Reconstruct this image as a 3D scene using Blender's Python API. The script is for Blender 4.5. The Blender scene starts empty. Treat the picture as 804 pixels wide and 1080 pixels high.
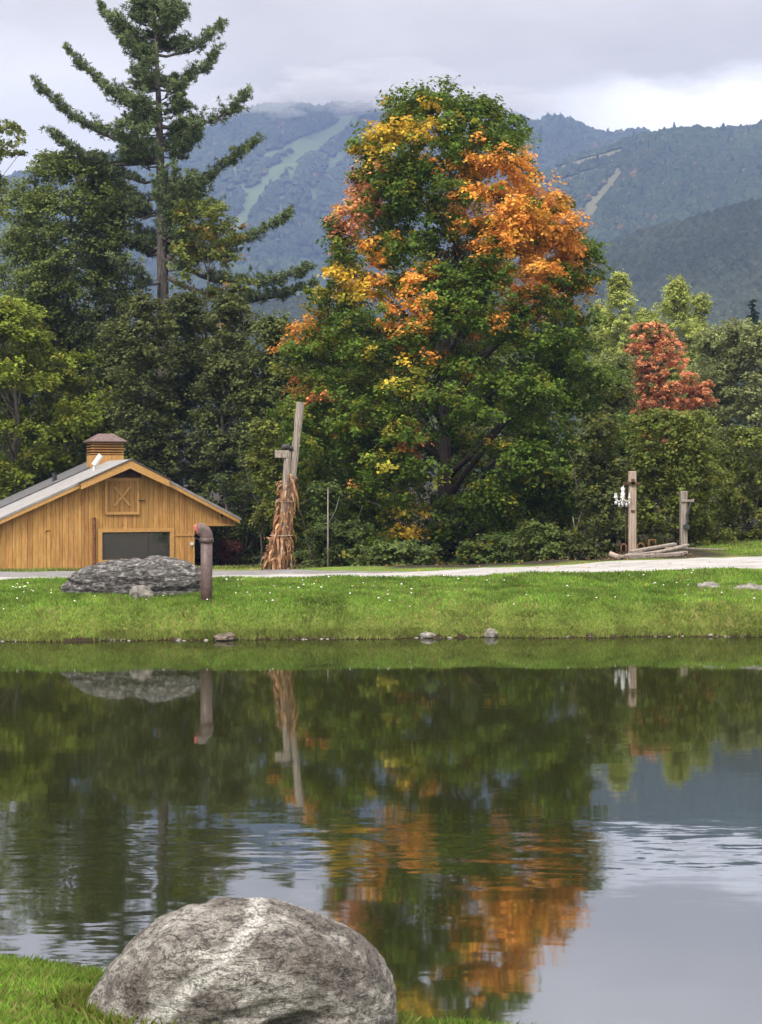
import bpy, math, random
import numpy as np
from math import radians, sin, cos, pi

C = bpy.context.scene.collection
SC = bpy.context.scene

# ------------------------------------------------------------------ camera
EYE, F, CX, HY = 4.0, 1600.0, 402.0, 508.0
cd = bpy.data.cameras.new('camera'); cam = bpy.data.objects.new('camera', cd); C.objects.link(cam)
cam.location = (0, 0, EYE); cam.rotation_euler = (radians(90), 0, 0)
cd.sensor_fit = 'VERTICAL'; cd.sensor_height = 36; cd.lens = 36 * F / 1080
cd.shift_y = -(540 - HY) / 1080
cd.clip_start = 0.1; cd.clip_end = 20000
SC.camera = cam
# ------------------------------------------------------------------ light
SUN_EL, SUN_AZ = radians(48), radians(215)          # azimuth clockwise from +Y (north)
sd = bpy.data.lights.new('sun', 'SUN'); sun = bpy.data.objects.new('sun', sd); C.objects.link(sun)
sd.energy = 1.5; sd.angle = radians(14); sd.color = (1.0, 0.95, 0.88)
sdir = (sin(SUN_AZ) * cos(SUN_EL), cos(SUN_AZ) * cos(SUN_EL), sin(SUN_EL))
import mathutils
sun.rotation_euler = mathutils.Vector(sdir).to_track_quat('Z', 'Y').to_euler()
SC.view_settings.view_transform = 'Standard'; SC.view_settings.look = 'None'
SC.view_settings.gamma = 1; SC.view_settings.exposure = 1.2
SC.cycles.use_denoising = True
SC.cycles.max_bounces = 4; SC.cycles.diffuse_bounces = 2; SC.cycles.glossy_bounces = 3
SC.cycles.use_adaptive_sampling = True; SC.cycles.adaptive_threshold = 0.02
SC.cycles.transmission_bounces = 3; SC.cycles.volume_bounces = 0
SC.cycles.sample_clamp_indirect = 6

def nodes(idb):
    idb.use_nodes = True
    nt = idb.node_tree
    for n in list(nt.nodes): nt.nodes.remove(n)
    return nt
class NB:
    """tiny node helper"""
    def __init__(s, idb): s.t = nodes(idb)
    def n(s, typ, **kw):
        nd = s.t.nodes.new(typ)
        ins = kw.pop('ins', {})
        for k, v in kw.items(): setattr(nd, k, v)
        for k, v in ins.items():
            if isinstance(v, bpy.types.NodeSocket): s.t.links.new(v, nd.inputs[k])
            else: nd.inputs[k].default_value = v
        return nd
    def math(s, op, a, b=0.0, c=None, clamp=False):
        ins = {0: a, 1: b}
        if c is not None: ins[2] = c
        return s.n('ShaderNodeMath', operation=op, use_clamp=clamp, ins=ins).outputs[0]
    def vmath(s, op, a, b=(0, 0, 0)):
        return s.n('ShaderNodeVectorMath', operation=op, ins={0: a, 1: b}).outputs[0]
    def ramp(s, fac, stops):
        r = s.n('ShaderNodeValToRGB', ins={0: fac}); e = r.color_ramp.elements
        while len(e) < len(stops): e.new(0.5)
        for k, (p, c) in enumerate(stops):
            e[k].position = p; e[k].color = (c[0], c[1], c[2], 1) if isinstance(c, (tuple, list)) else (c, c, c, 1)
        return r.outputs[0]
    def noise(s, vec, scale, detail=4, rough=0.55, dist=0.0):
        nd = s.n('ShaderNodeTexNoise', ins={'Vector': vec, 'Scale': scale, 'Detail': detail, 'Roughness': rough, 'Distortion': dist})
        return nd
    def mix(s, f, a, b, mode='MIX'):
        m = s.n('ShaderNodeMix', data_type='RGBA', blend_type=mode)
        for k, v in ((0, f), (6, a), (7, b)):
            if isinstance(v, bpy.types.NodeSocket): s.t.links.new(v, m.inputs[k])
            else: m.inputs[k].default_value = v if k == 0 else (tuple(v) + (1,))[:4]
        return m.outputs[2]
    def out(s, sh, kind='ShaderNodeOutputMaterial', vol=None):
        o = s.n(kind)
        if sh is not None: s.t.links.new(sh, o.inputs[0])
        if vol is not None: s.t.links.new(vol, o.inputs[1])

# ------------------------------------------------------------------ sky: overcast cloud deck over a Nishita sky
W = bpy.data.worlds.new('World'); SC.world = W
b = NB(W)
sky = b.n('ShaderNodeTexSky', sky_type='NISHITA', sun_disc=False, sun_elevation=SUN_EL, sun_rotation=SUN_AZ)
gen = b.n('ShaderNodeTexCoord').outputs['Generated']
sep = b.n('ShaderNodeSeparateXYZ', ins={0: gen})
zz = b.math('MAXIMUM', sep.outputs[2], 0.0)
# project the view ray onto a cloud layer so that the clouds flatten towards the horizon
den = b.math('ADD', zz, 0.12)
uvw = b.n('ShaderNodeCombineXYZ', ins={0: b.math('DIVIDE', sep.outputs[0], den), 1: b.math('DIVIDE', sep.outputs[1], den), 2: 0.0}).outputs[0]
n1 = b.noise(uvw, 1.3, 6, 0.55, 0.25).outputs[0]
n2 = b.noise(uvw, 4.5, 5, 0.6, 0.1).outputs[0]
mixn = b.math('ADD', b.math('MULTIPLY', n1, 0.7), b.math('MULTIPLY', n2, 0.3))
cl = b.ramp(mixn, [(0.36, (0.40, 0.365, 0.325)), (0.5, (0.465, 0.427, 0.378)), (0.62, (0.53, 0.49, 0.44))])
# brighter gap low over the hills on the right, darker cloud deck above it
azr = b.math('DIVIDE', sep.outputs[0], b.math('ADD', b.math('ABSOLUTE', sep.outputs[1]), 0.001))
gx = b.n('ShaderNodeMapRange', interpolation_type='SMOOTHSTEP', ins={0: azr, 1: 0.06, 2: 0.2, 3: 0.0, 4: 1.0}).outputs[0]
gz = b.n('ShaderNodeMapRange', interpolation_type='SMOOTHSTEP', ins={0: b.math('ADD', zz, b.math('MULTIPLY', b.math('SUBTRACT', n2, 0.5), 0.05)), 1: 0.238, 2: 0.262, 3: 1.0, 4: 0.0}).outputs[0]
gap = b.math('MULTIPLY', gx, gz)
lx = b.n('ShaderNodeMapRange', interpolation_type='SMOOTHSTEP', ins={0: azr, 1: -0.05, 2: -0.2, 3: 0.0, 4: 0.4}).outputs[0]
lz = b.n('ShaderNodeMapRange', interpolation_type='SMOOTHSTEP', ins={0: b.math('ADD', zz, b.math('MULTIPLY', b.math('SUBTRACT', n1, 0.5), 0.12)), 1: 0.25, 2: 0.31, 3: 1.0, 4: 0.0}).outputs[0]
gap = b.math('MAXIMUM', gap, b.math('MULTIPLY', lx, lz))
cl = b.mix(gap, cl, (0.95, 0.93, 0.92))
# an overcast sky is about three times brighter overhead than at the horizon
up = b.n('ShaderNodeMapRange', interpolation_type='SMOOTHSTEP', ins={0: zz, 1: 0.27, 2: 0.85, 3: 1.0, 4: 3.9}).outputs[0]
cl = b.mix(1.0, cl, b.n('ShaderNodeCombineColor', ins={0: up, 1: up, 2: up}).outputs[0], 'MULTIPLY')
bg1 = b.n('ShaderNodeBackground', ins={0: sky.outputs[0], 1: 0.1})
bg2 = b.n('ShaderNodeBackground', ins={0: cl, 1: 1.0})
mx = b.n('ShaderNodeMixShader', ins={0: 0.93, 1: bg1.outputs[0], 2: bg2.outputs[0]})
b.out(mx.outputs[0], 'ShaderNodeOutputWorld')

# ------------------------------------------------------------------ helpers
def S(D): return F / D
def PX(px, D): return (px - CX) * D / F
def PZ(py, D): return EYE - (py - HY) * D / F
def sstep(x, a, c):
    t = np.clip((x - a) / (c - a), 0, 1); return t * t * (3 - 2 * t)
def _hash(ix, iy, iz, seed):
    h = (ix * 374761393 + iy * 668265263 + iz * 2147483647 + seed * 974634777) & 0xFFFFFFFF
    h = ((h ^ (h >> 13)) * 1274126177) & 0xFFFFFFFF
    h = ((h ^ (h >> 16)) * 2246822519) & 0xFFFFFFFF
    return ((h ^ (h >> 15)) & 0xFFFF) / 65535.0
def vnoise(x, y, z=0.0, seed=0):
    x, y, z = np.broadcast_arrays(np.asarray(x, float), np.asarray(y, float), np.asarray(z, float))
    ix, iy, iz = (np.floor(a).astype(np.int64) for a in (x, y, z))
    fx, fy, fz = x - ix, y - iy, z - iz
    fx, fy, fz = (f * f * (3 - 2 * f) for f in (fx, fy, fz))
    r = 0
    for dx in (0, 1):
        for dy in (0, 1):
            for dz in (0, 1):
                w = (fx if dx else 1 - fx) * (fy if dy else 1 - fy) * (fz if dz else 1 - fz)
                r = r + w * _hash(ix + dx, iy + dy, iz + dz, seed)
    return r * 2 - 1
def fbm(x, y, z=0.0, o=4, seed=0, g=0.5):
    r, a = 0, 1.0
    for k in range(o):
        r = r + a * vnoise(np.asarray(x) * 2 ** k, np.asarray(y) * 2 ** k, np.asarray(z) * 2 ** k, seed + k * 17); a *= g
    return r

def mesh_np(name, V, Fc, mat, parent=None, col=None, smooth=False):
    """V (n,3), Fc (m,k) constant k"""
    me = bpy.data.meshes.new(name)
    V = np.asarray(V, np.float32); Fc = np.asarray(Fc, np.int32)
    k = Fc.shape[1]
    me.vertices.add(len(V)); me.vertices.foreach_set('co', V.ravel())
    me.loops.add(Fc.size); me.loops.foreach_set('vertex_index', Fc.ravel())
    me.polygons.add(len(Fc)); me.polygons.foreach_set('loop_start', np.arange(0, Fc.size, k, dtype=np.int32))
    me.polygons.foreach_set('use_smooth', np.full(len(Fc), smooth))
    if col is not None:
        at = me.attributes.new('col', 'FLOAT_COLOR', 'POINT')
        c = np.ones((len(V), 4), np.float32); c[:, :3] = col; at.data.foreach_set('color', c.ravel())
    me.update(calc_edges=True)
    if mat: me.materials.append(mat)
    o = bpy.data.objects.new(name, me); C.objects.link(o)
    if parent: o.parent = parent
    return o
class MB:
    def __init__(s): s.v = []; s.f = []; s.c = []
    def add(s, vs, fs, c=None):
        n = len(s.v); s.v += [tuple(v) for v in vs]; s.f += [tuple(i + n for i in f) for f in fs]
        s.c += [c or (1, 1, 1)] * len(vs); return s
    def box(s, c, size, ax=((1, 0, 0), (0, 1, 0), (0, 0, 1)), col=None):
        c = np.array(c, float); A = np.array(ax, float); h = np.array(size) / 2
        vs = [c + A[0] * h[0] * i + A[1] * h[1] * j + A[2] * h[2] * k for k in (-1, 1) for j in (-1, 1) for i in (-1, 1)]
        return s.add(vs, [(0, 2, 3, 1), (4, 5, 7, 6), (0, 1, 5, 4), (1, 3, 7, 5), (3, 2, 6, 7), (2, 0, 4, 6)], col)
    def tube(s, pts, rad, n=8, col=None, cap=True):
        P = np.array(pts, float); rad = np.broadcast_to(rad, len(P))
        T = np.gradient(P, axis=0); T /= np.linalg.norm(T, axis=1)[:, None] + 1e-9
        ref = np.array((0, 0, 1.)) if abs(T[0][2]) < 0.8 else np.array((1., 0, 0))
        vs = []; u = np.cross(T[0], ref); u /= np.linalg.norm(u)
        for p, t, r in zip(P, T, rad):
            u = u - t * np.dot(u, t); u /= np.linalg.norm(u) + 1e-9; w = np.cross(t, u)
            for k in range(n):
                a = 2 * pi * k / n; vs.append(p + r * (cos(a) * u + sin(a) * w))
        fs = [(i * n + k, i * n + (k + 1) % n, (i + 1) * n + (k + 1) % n, (i + 1) * n + k) for i in range(len(P) - 1) for k in range(n)]
        if cap: fs += [tuple(range(n))[::-1], tuple((len(P) - 1) * n + k for k in range(n))]
        return s.add(vs, fs, col)
    def prism(s, poly, n, d, o=(0, 0, 0), ax=((1, 0, 0), (0, 0, 1)), col=None):
        """2D polygon in the frame ax from o, extruded by d along n"""
        o = np.array(o, float); a, c2 = np.array(ax[0], float), np.array(ax[1], float); n = np.array(n, float)
        m = len(poly); vs = [o + a * x + c2 * y for x, y in poly]; vs += [v + n * d for v in vs]
        return s.add(vs, [tuple(range(m)), tuple(range(2 * m - 1, m - 1, -1))] + [(k, k + m, (k + 1) % m + m, (k + 1) % m) for k in range(m)], col)
    def build(s, name, mat, parent=None, smooth=False, bevel=0):
        me = bpy.data.meshes.new(name); me.from_pydata(s.v, [], s.f); me.update()
        if mat: me.materials.append(mat)
        at = me.attributes.new('col', 'FLOAT_COLOR', 'POINT')
        c = np.ones((len(s.v), 4), np.float32)
        if s.c: c[:, :3] = s.c
        at.data.foreach_set('color', c.ravel())
        if smooth: me.polygons.foreach_set('use_smooth', [True] * len(me.polygons))
        import bmesh
        bm = bmesh.new(); bm.from_mesh(me); bmesh.ops.recalc_face_normals(bm, faces=bm.faces); bm.to_mesh(me); bm.free()
        o = bpy.data.objects.new(name, me); C.objects.link(o)
        if parent: o.parent = parent
        if bevel:
            m = o.modifiers.new('bevel', 'BEVEL'); m.width = bevel; m.segments = 2; m.limit_method = 'ANGLE'
        return o
def empty(name, loc, label, cat, group=None):
    o = bpy.data.objects.new(name, None); C.objects.link(o); o.location = loc; o.empty_display_size = 0.3
    o['label'] = label; o['category'] = cat
    if group: o['group'] = group
    return o
def tag(o, label, cat, group=None):
    o['label'] = label; o['category'] = cat
    if group: o['group'] = group
    return o
def structure(o, kind='structure'): o['kind'] = kind; return o

# ------------------------------------------------------------------ materials
def mat(name): return bpy.data.materials.new(name)
def m_leaf(name, transl=0.33, spec=0.12, rough=0.5):
    m = mat(name); b = NB(m)
    a = b.n('ShaderNodeAttribute', attribute_name='col').outputs['Color']
    p = b.n('ShaderNodeBsdfPrincipled', ins={'Base Color': a, 'Roughness': rough, 'Specular IOR Level': spec})
    t = b.n('ShaderNodeBsdfTranslucent', ins={0: a})
    x = b.n('ShaderNodeMixShader', ins={0: transl, 1: p.outputs[0], 2: t.outputs[0]}); b.out(x.outputs[0]); return m
LEAF = m_leaf('leaf'); NEEDLE = m_leaf('needle', 0.12, 0.25, 0.6); BLADE = m_leaf('grass_blade', 0.35, 0.12, 0.5)
def m_noise(name, c1, c2, scale=(1, 1, 1), ns=5, rough=0.8, bump=0.3, bdist=0.02, attr=False, detail=6, spec=0.3, metal=0.0, dist=0.0, c3=None):
    m = mat(name); b = NB(m)
    co = b.n('ShaderNodeTexCoord').outputs['Object']
    v = b.n('ShaderNodeMapping', ins={0: co, 3: scale}).outputs[0]
    n = b.noise(v, ns, detail, 0.6, dist).outputs[0]
    st = [(0.35, c1), (0.65, c2)] if c3 is None else [(0.3, c1), (0.5, c2), (0.72, c3)]
    c = b.ramp(n, st)
    if attr: c = b.mix(1.0, c, b.n('ShaderNodeAttribute', attribute_name='col').outputs['Color'], 'MULTIPLY')
    bp = b.n('ShaderNodeBump', ins={'Height': n, 'Strength': bump, 'Distance': bdist})
    p = b.n('ShaderNodeBsdfPrincipled', ins={'Base Color': c, 'Roughness': rough, 'Specular IOR Level': spec, 'Metallic': metal, 'Normal': bp.outputs[0]})
    b.out(p.outputs[0]); return m
BARK = m_noise('bark', (0.035, 0.028, 0.022), (0.13, 0.11, 0.09), (1, 1, 0.15), 9, bump=0.6, bdist=0.03)
BARKPINE = m_noise('pine_bark', (0.035, 0.03, 0.027), (0.13, 0.11, 0.10), (1, 1, 0.2), 7, bump=0.6, bdist=0.03)
BARKDARK = m_noise('dark_bark', (0.018, 0.014, 0.011), (0.06, 0.05, 0.04), (1, 1, 0.15), 9, bump=0.6, bdist=0.03)
BARKPALE = m_noise('pale_bark', (0.12, 0.11, 0.09), (0.30, 0.28, 0.25), (1, 1, 0.2), 7, bump=0.5)
WOODGREY = m_noise('weathered_wood', (0.13, 0.10, 0.085), (0.33, 0.29, 0.25), (6, 6, 0.5), 4, bump=0.5, bdist=0.01)
WOODTAN = m_noise('tan_wood', (0.24, 0.175, 0.135), (0.42, 0.34, 0.28), (6, 6, 0.5), 4, bump=0.4, bdist=0.01)
def m_ochre():
    m = mat('ochre_stained_wood'); b = NB(m)
    co = b.n('ShaderNodeTexCoord').outputs['Object']
    n = b.noise(b.n('ShaderNodeMapping', ins={0: co, 3: (5, 5, 0.6)}).outputs[0], 2.2, 7, 0.62).outputs[0]
    c = b.ramp(n, [(0.32, (0.33, 0.165, 0.048)), (0.5, (0.45, 0.245, 0.078)), (0.68, (0.54, 0.32, 0.115))])
    c = b.mix(1.0, c, b.n('ShaderNodeAttribute', attribute_name='col').outputs['Color'], 'MULTIPLY')
    st = b.noise(b.n('ShaderNodeMapping', ins={0: co, 3: (1.1, 1.1, 0.45)}).outputs[0], 1.6, 6, 0.65).outputs[0]
    c = b.mix(b.ramp(st, [(0.5, 0.0), (0.72, 0.55)]), c, (0.24, 0.135, 0.055))
    kn = b.noise(b.n('ShaderNodeMapping', ins={0: co, 3: (1, 1, 0.7)}).outputs[0], 7.5, 3, 0.5).outputs[0]
    c = b.mix(b.ramp(kn, [(0.68, 0.0), (0.74, 0.6)]), c, (0.16, 0.085, 0.035))
    bp = b.n('ShaderNodeBump', ins={'Height': n, 'Strength': 0.3, 'Distance': 0.008})
    p = b.n('ShaderNodeBsdfPrincipled', ins={'Base Color': c, 'Roughness': 0.7, 'Specular IOR Level': 0.25, 'Normal': bp.outputs[0]})
    b.out(p.outputs[0]); return m
OCHRE = m_ochre()
OCHREDK = m_noise('ochre_trim_wood', (0.42, 0.23, 0.075), (0.52, 0.30, 0.10), (3, 3, 3), 3, bump=0.2, bdist=0.006, rough=0.65)
DARKWOOD = m_noise('dark_wood_and_shade', (0.05, 0.03, 0.018), (0.10, 0.06, 0.03), (3, 3, 0.6), 3)
ROOFL = m_noise('pale_roofing', (0.20, 0.195, 0.195), (0.30, 0.29, 0.29), (1, 1, 1), 3, bump=0.1, rough=0.6)
ROOFD = m_noise('dark_shingles', (0.06, 0.06, 0.065), (0.13, 0.13, 0.135), (3, 3, 3), 5, bump=0.5)
CAPM = m_noise('brown_metal', (0.085, 0.05, 0.045), (0.14, 0.09, 0.085), (1, 1, 1), 6, rough=0.45, bump=0.1, spec=0.5)
RUST = m_noise('rust', (0.10, 0.045, 0.025), (0.26, 0.11, 0.04), (1, 1, 1), 12, rough=0.85)
WHITEM = m_noise('white_metal', (0.55, 0.56, 0.58), (0.72, 0.72, 0.73), (1, 1, 1), 6, rough=0.4, bump=0.05)
BLACKM = m_noise('black_metal', (0.02, 0.02, 0.02), (0.05, 0.05, 0.05), (1, 1, 1), 6, rough=0.5, bump=0.05)
REDM = m_noise('faded_red_paint', (0.28, 0.05, 0.04), (0.40, 0.11, 0.09), (1, 1, 1), 10, rough=0.6)
CORN = m_noise('dried_corn_leaf', (0.17, 0.08, 0.042), (0.44, 0.26, 0.145), (1, 1, 0.4), 7, attr=True, rough=0.8)
STONE = m_noise('bank_stone', (0.07, 0.062, 0.052), (0.26, 0.245, 0.22), (1, 1, 1), 6, bump=0.6, detail=8)
SOIL = m_noise('wet_soil', (0.018, 0.012, 0.008), (0.06, 0.04, 0.025), (1, 1, 3), 8, bump=0.8)
FLOWER = m_noise('white_petal', (0.6, 0.6, 0.56), (0.8, 0.8, 0.76), (1, 1, 1), 3)
def m_glass():
    m = mat('window_glass'); b = NB(m)
    p = b.n('ShaderNodeBsdfPrincipled', ins={'Base Color': (0.03, 0.034, 0.034, 1), 'Roughness': 0.03, 'Specular IOR Level': 0.9, 'IOR': 3.0})
    b.out(p.outputs[0]); return m
GLASS = m_glass()
def m_pipe():
    m = mat('chipped_brown_paint'); b = NB(m)
    co = b.n('ShaderNodeTexCoord').outputs['Object']
    n = b.noise(co, 9, 5).outputs[0]; s = b.noise(co, 4.3, 2, 0.4).outputs[0]
    c = b.ramp(n, [(0.35, (0.055, 0.033, 0.03)), (0.65, (0.105, 0.066, 0.06))])
    c = b.mix(b.ramp(s, [(0.70, 0.0), (0.72, 1.0)]), c, (0.5, 0.48, 0.47))
    p = b.n('ShaderNodeBsdfPrincipled', ins={'Base Color': c, 'Roughness': 0.5})
    b.out(p.outputs[0]); return m
PIPE = m_pipe()
def m_boulder():
    m = mat('lichened_schist'); b = NB(m)
    co = b.n('ShaderNodeTexCoord').outputs['Object']
    v = b.n('ShaderNodeMapping', ins={0: co, 2: (0, radians(24), 0), 3: (1.6, 1.6, 7.0)}).outputs[0]
    f = b.noise(v, 2.6, 12, 0.74, 0.35).outputs[0]
    big = b.noise(co, 1.7, 4, 0.5, 0.3).outputs[0]
    fine = b.noise(co, 42, 6, 0.75).outputs[0]
    c = b.ramp(f, [(0.32, (0.12, 0.108, 0.095)), (0.42, (0.32, 0.30, 0.27)), (0.52, (0.47, 0.445, 0.41)), (0.63, (0.70, 0.68, 0.635))])
    c = b.mix(b.ramp(big, [(0.43, 0.72), (0.56, 0.0)]), c, (0.10, 0.08, 0.068))
    # pale quartz vein running up to the right
    wob = b.math('MULTIPLY', b.math('SUBTRACT', b.noise(co, 7, 8).outputs[0], 0.5), 0.10)
    dt = b.n('ShaderNodeVectorMath', operation='DOT_PRODUCT', ins={0: co, 1: (-0.63, 0.0, 0.777)}).outputs['Value']
    d = b.math('ABSOLUTE', b.math('ADD', b.math('SUBTRACT', dt, 0.735), wob))
    c = b.mix(b.ramp(d, [(0.02, 0.95), (0.06, 0.0)]), c, (0.72, 0.70, 0.66))
    c = b.mix(0.85, c, b.ramp(fine, [(0.36, 0.25), (0.5, 0.95), (0.66, 1.5)]), 'MULTIPLY')
    ck = b.n('ShaderNodeMapping', ins={0: co, 2: (0, radians(24), 0), 3: (1.2, 1.2, 4.2)}).outputs[0]
    cr_ = b.math('ABSOLUTE', b.math('SUBTRACT', b.noise(ck, 4.2, 9, 0.62, 0.4).outputs[0], 0.5))
    crack = b.ramp(cr_, [(0.0, 0.0), (0.022, 1.0)])
    c = b.mix(1.0, c, b.ramp(cr_, [(0.0, 0.32), (0.02, 1.0)]), 'MULTIPLY')
    gr = b.noise(co, 130, 3, 0.8).outputs[0]
    c = b.mix(1.0, c, b.ramp(gr, [(0.34, 0.55), (0.6, 1.25)]), 'MULTIPLY')
    lich = b.noise(co, 6, 8, 0.7).outputs[0]
    c = b.mix(b.ramp(lich, [(0.57, 0.0), (0.66, 0.5)]), c, (0.55, 0.55, 0.50))
    hb = b.math('ADD', b.math('MULTIPLY', f, 1.0), b.math('ADD', b.math('MULTIPLY', fine, 0.25), b.math('MULTIPLY', crack, 0.22)))
    bp = b.n('ShaderNodeBump', ins={'Height': hb, 'Strength': 1.0, 'Distance': 0.13})
    p = b.n('ShaderNodeBsdfPrincipled', ins={'Base Color': c, 'Roughness': 0.85, 'Specular IOR Level': 0.25, 'Normal': bp.outputs[0]})
    b.out(p.outputs[0]); return m
BOULDER = m_boulder()
BROWNSTONE = m_noise('brown_stone', (0.05, 0.038, 0.03), (0.17, 0.13, 0.10), (1, 1, 1), 6, bump=0.6, detail=8)
def m_slate():
    m = mat('dark_layered_rock'); b = NB(m)
    co = b.n('ShaderNodeTexCoord').outputs['Object']
    v = b.n('ShaderNodeMapping', ins={0: co, 2: (0, radians(-8), 0), 3: (1.2, 1.2, 3.6)}).outputs[0]
    f = b.noise(v, 4.2, 10, 0.7, 0.5).outputs[0]
    g = b.noise(co, 5, 8, 0.7).outputs[0]
    c = b.ramp(f, [(0.38, (0.018, 0.017, 0.017)), (0.48, (0.06, 0.057, 0.055)), (0.56, (0.17, 0.16, 0.155)), (0.66, (0.42, 0.41, 0.39))])
    c = b.mix(b.ramp(g, [(0.56, 0.0), (0.64, 0.55)]), c, (0.5, 0.49, 0.47))
    bp = b.n('ShaderNodeBump', ins={'Height': f, 'Strength': 1.0, 'Distance': 0.15})
    p = b.n('ShaderNodeBsdfPrincipled', ins={'Base Color': c, 'Roughness': 0.8, 'Normal': bp.outputs[0]})
    b.out(p.outputs[0]); return m
SLATE = m_slate()
def m_ground():
    m = mat('ground'); b = NB(m)
    co = b.n('ShaderNodeTexCoord').outputs['Object']
    a = b.n('ShaderNodeAttribute', attribute_name='col').outputs['Color']
    n = b.noise(co, 1.3, 8, 0.65).outputs[0]; n2 = b.noise(co, 22, 5, 0.7).outputs[0]
    c = b.mix(1.0, a, b.ramp(n, [(0.3, (0.75, 0.8, 0.7)), (0.7, (1.3, 1.15, 1.2))]), 'MULTIPLY')
    c = b.mix(1.0, c, b.ramp(n2, [(0.3, 0.55), (0.7, 1.35)]), 'MULTIPLY')
    bp = b.n('ShaderNodeBump', ins={'Height': n2, 'Strength': 0.8, 'Distance': 0.05})
    p = b.n('ShaderNodeBsdfPrincipled', ins={'Base Color': c, 'Roughness': 0.9, 'Specular IOR Level': 0.15, 'Normal': bp.outputs[0]})
    b.out(p.outputs[0]); return m
GROUND = m_ground()
def m_attr(name, rough=0.9):
    m = mat(name); b = NB(m)
    a = b.n('ShaderNodeAttribute', attribute_name='col').outputs['Color']
    p = b.n('ShaderNodeBsdfPrincipled', ins={'Base Color': a, 'Roughness': rough, 'Specular IOR Level': 0.1}); b.out(p.outputs[0]); return m
FARFOREST = m_attr('far_forest')
PATHM = m_noise('pale_path', (0.22, 0.212, 0.208), (0.36, 0.352, 0.35), (0.35, 1.6, 1), 3, bump=0.4, bdist=0.02, detail=10)
ASPH = m_noise('worn_asphalt', (0.12, 0.115, 0.118), (0.19, 0.184, 0.188), (1, 1, 1), 2, bump=0.3, bdist=0.01)
def m_water():
    m = mat('pond_water'); b = NB(m)
    co = b.n('ShaderNodeTexCoord').outputs['Object']
    sep = b.n('ShaderNodeSeparateXYZ', ins={0: co})
    big = b.noise(b.n('ShaderNodeMapping', ins={0: co, 3: (0.10, 0.28, 1)}).outputs[0], 1.0, 4, 0.6, 0.3).outputs[0]
    # breeze ruffles a band of the pond about 13 to 20 m out, strongest at its far side
    y = b.math('ADD', sep.outputs[1], b.math('MULTIPLY', b.math('SUBTRACT', big, 0.5), 3.0))
    band = b.ramp(b.math('DIVIDE', y, 40.0), [(0.28, 0.10), (0.355, 0.16), (0.39, 0.85), (0.425, 0.8), (0.46, 0.14), (0.60, 0.10), (0.80, 0.05), (0.95, 0.04)])
    patch = b.ramp(big, [(0.40, 0.45), (0.60, 1.0)])
    lft = b.n('ShaderNodeMapRange', interpolation_type='SMOOTHSTEP', ins={0: sep.outputs[0], 1: 0.6, 2: -2.0, 3: 0.0, 4: 0.35}).outputs[0]
    lfy = b.n('ShaderNodeMapRange', interpolation_type='SMOOTHSTEP', ins={0: y, 1: 19.0, 2: 16.5, 3: 0.0, 4: 1.0}).outputs[0]
    amp = b.math('MULTIPLY', b.math('MAXIMUM', band, b.math('MULTIPLY', lft, lfy)), patch)
    w1 = b.noise(b.n('ShaderNodeMapping', ins={0: co, 2: (0, 0, radians(4)), 3: (0.9, 4.2, 1)}).outputs[0], 1.0, 3, 0.55, 0.4).outputs['Color']
    w2 = b.noise(b.n('ShaderNodeMapping', ins={0: co, 2: (0, 0, radians(-7)), 3: (3.2, 12.0, 1)}).outputs[0], 1.0, 3, 0.6, 0.2).outputs['Color']
    d = b.vmath('ADD', b.vmath('SUBTRACT', w1, (0.5, 0.5, 0.5)), b.vmath('SCALE', b.vmath('SUBTRACT', w2, (0.5, 0.5, 0.5))))
    d.node.inputs[1].links[0].from_node.inputs['Scale'].default_value = 0.6
    d = b.vmath('MULTIPLY', d, (0.35, 1.0, 0.0))
    sc = b.n('ShaderNodeVectorMath', operation='SCALE', ins={0: d, 'Scale': b.math('MULTIPLY', amp, 0.12)}).outputs[0]
    nrm = b.vmath('NORMALIZE', b.vmath('ADD', sc, (0, 0, 1)))
    fr = b.n('ShaderNodeFresnel', ins={'IOR': 9.0, 'Normal': nrm}).outputs[0]
    gl = b.n('ShaderNodeBsdfGlossy', ins={'Color': (0.97, 0.98, 1.0, 1), 'Roughness': 0.035, 'Normal': nrm})
    df = b.n('ShaderNodeBsdfDiffuse', ins={0: (0.016, 0.018, 0.005, 1)})
    x = b.n('ShaderNodeMixShader', ins={0: fr, 1: df.outputs[0], 2: gl.outputs[0]})
    b.out(x.outputs[0]); return m
WATER = m_water()

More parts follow.
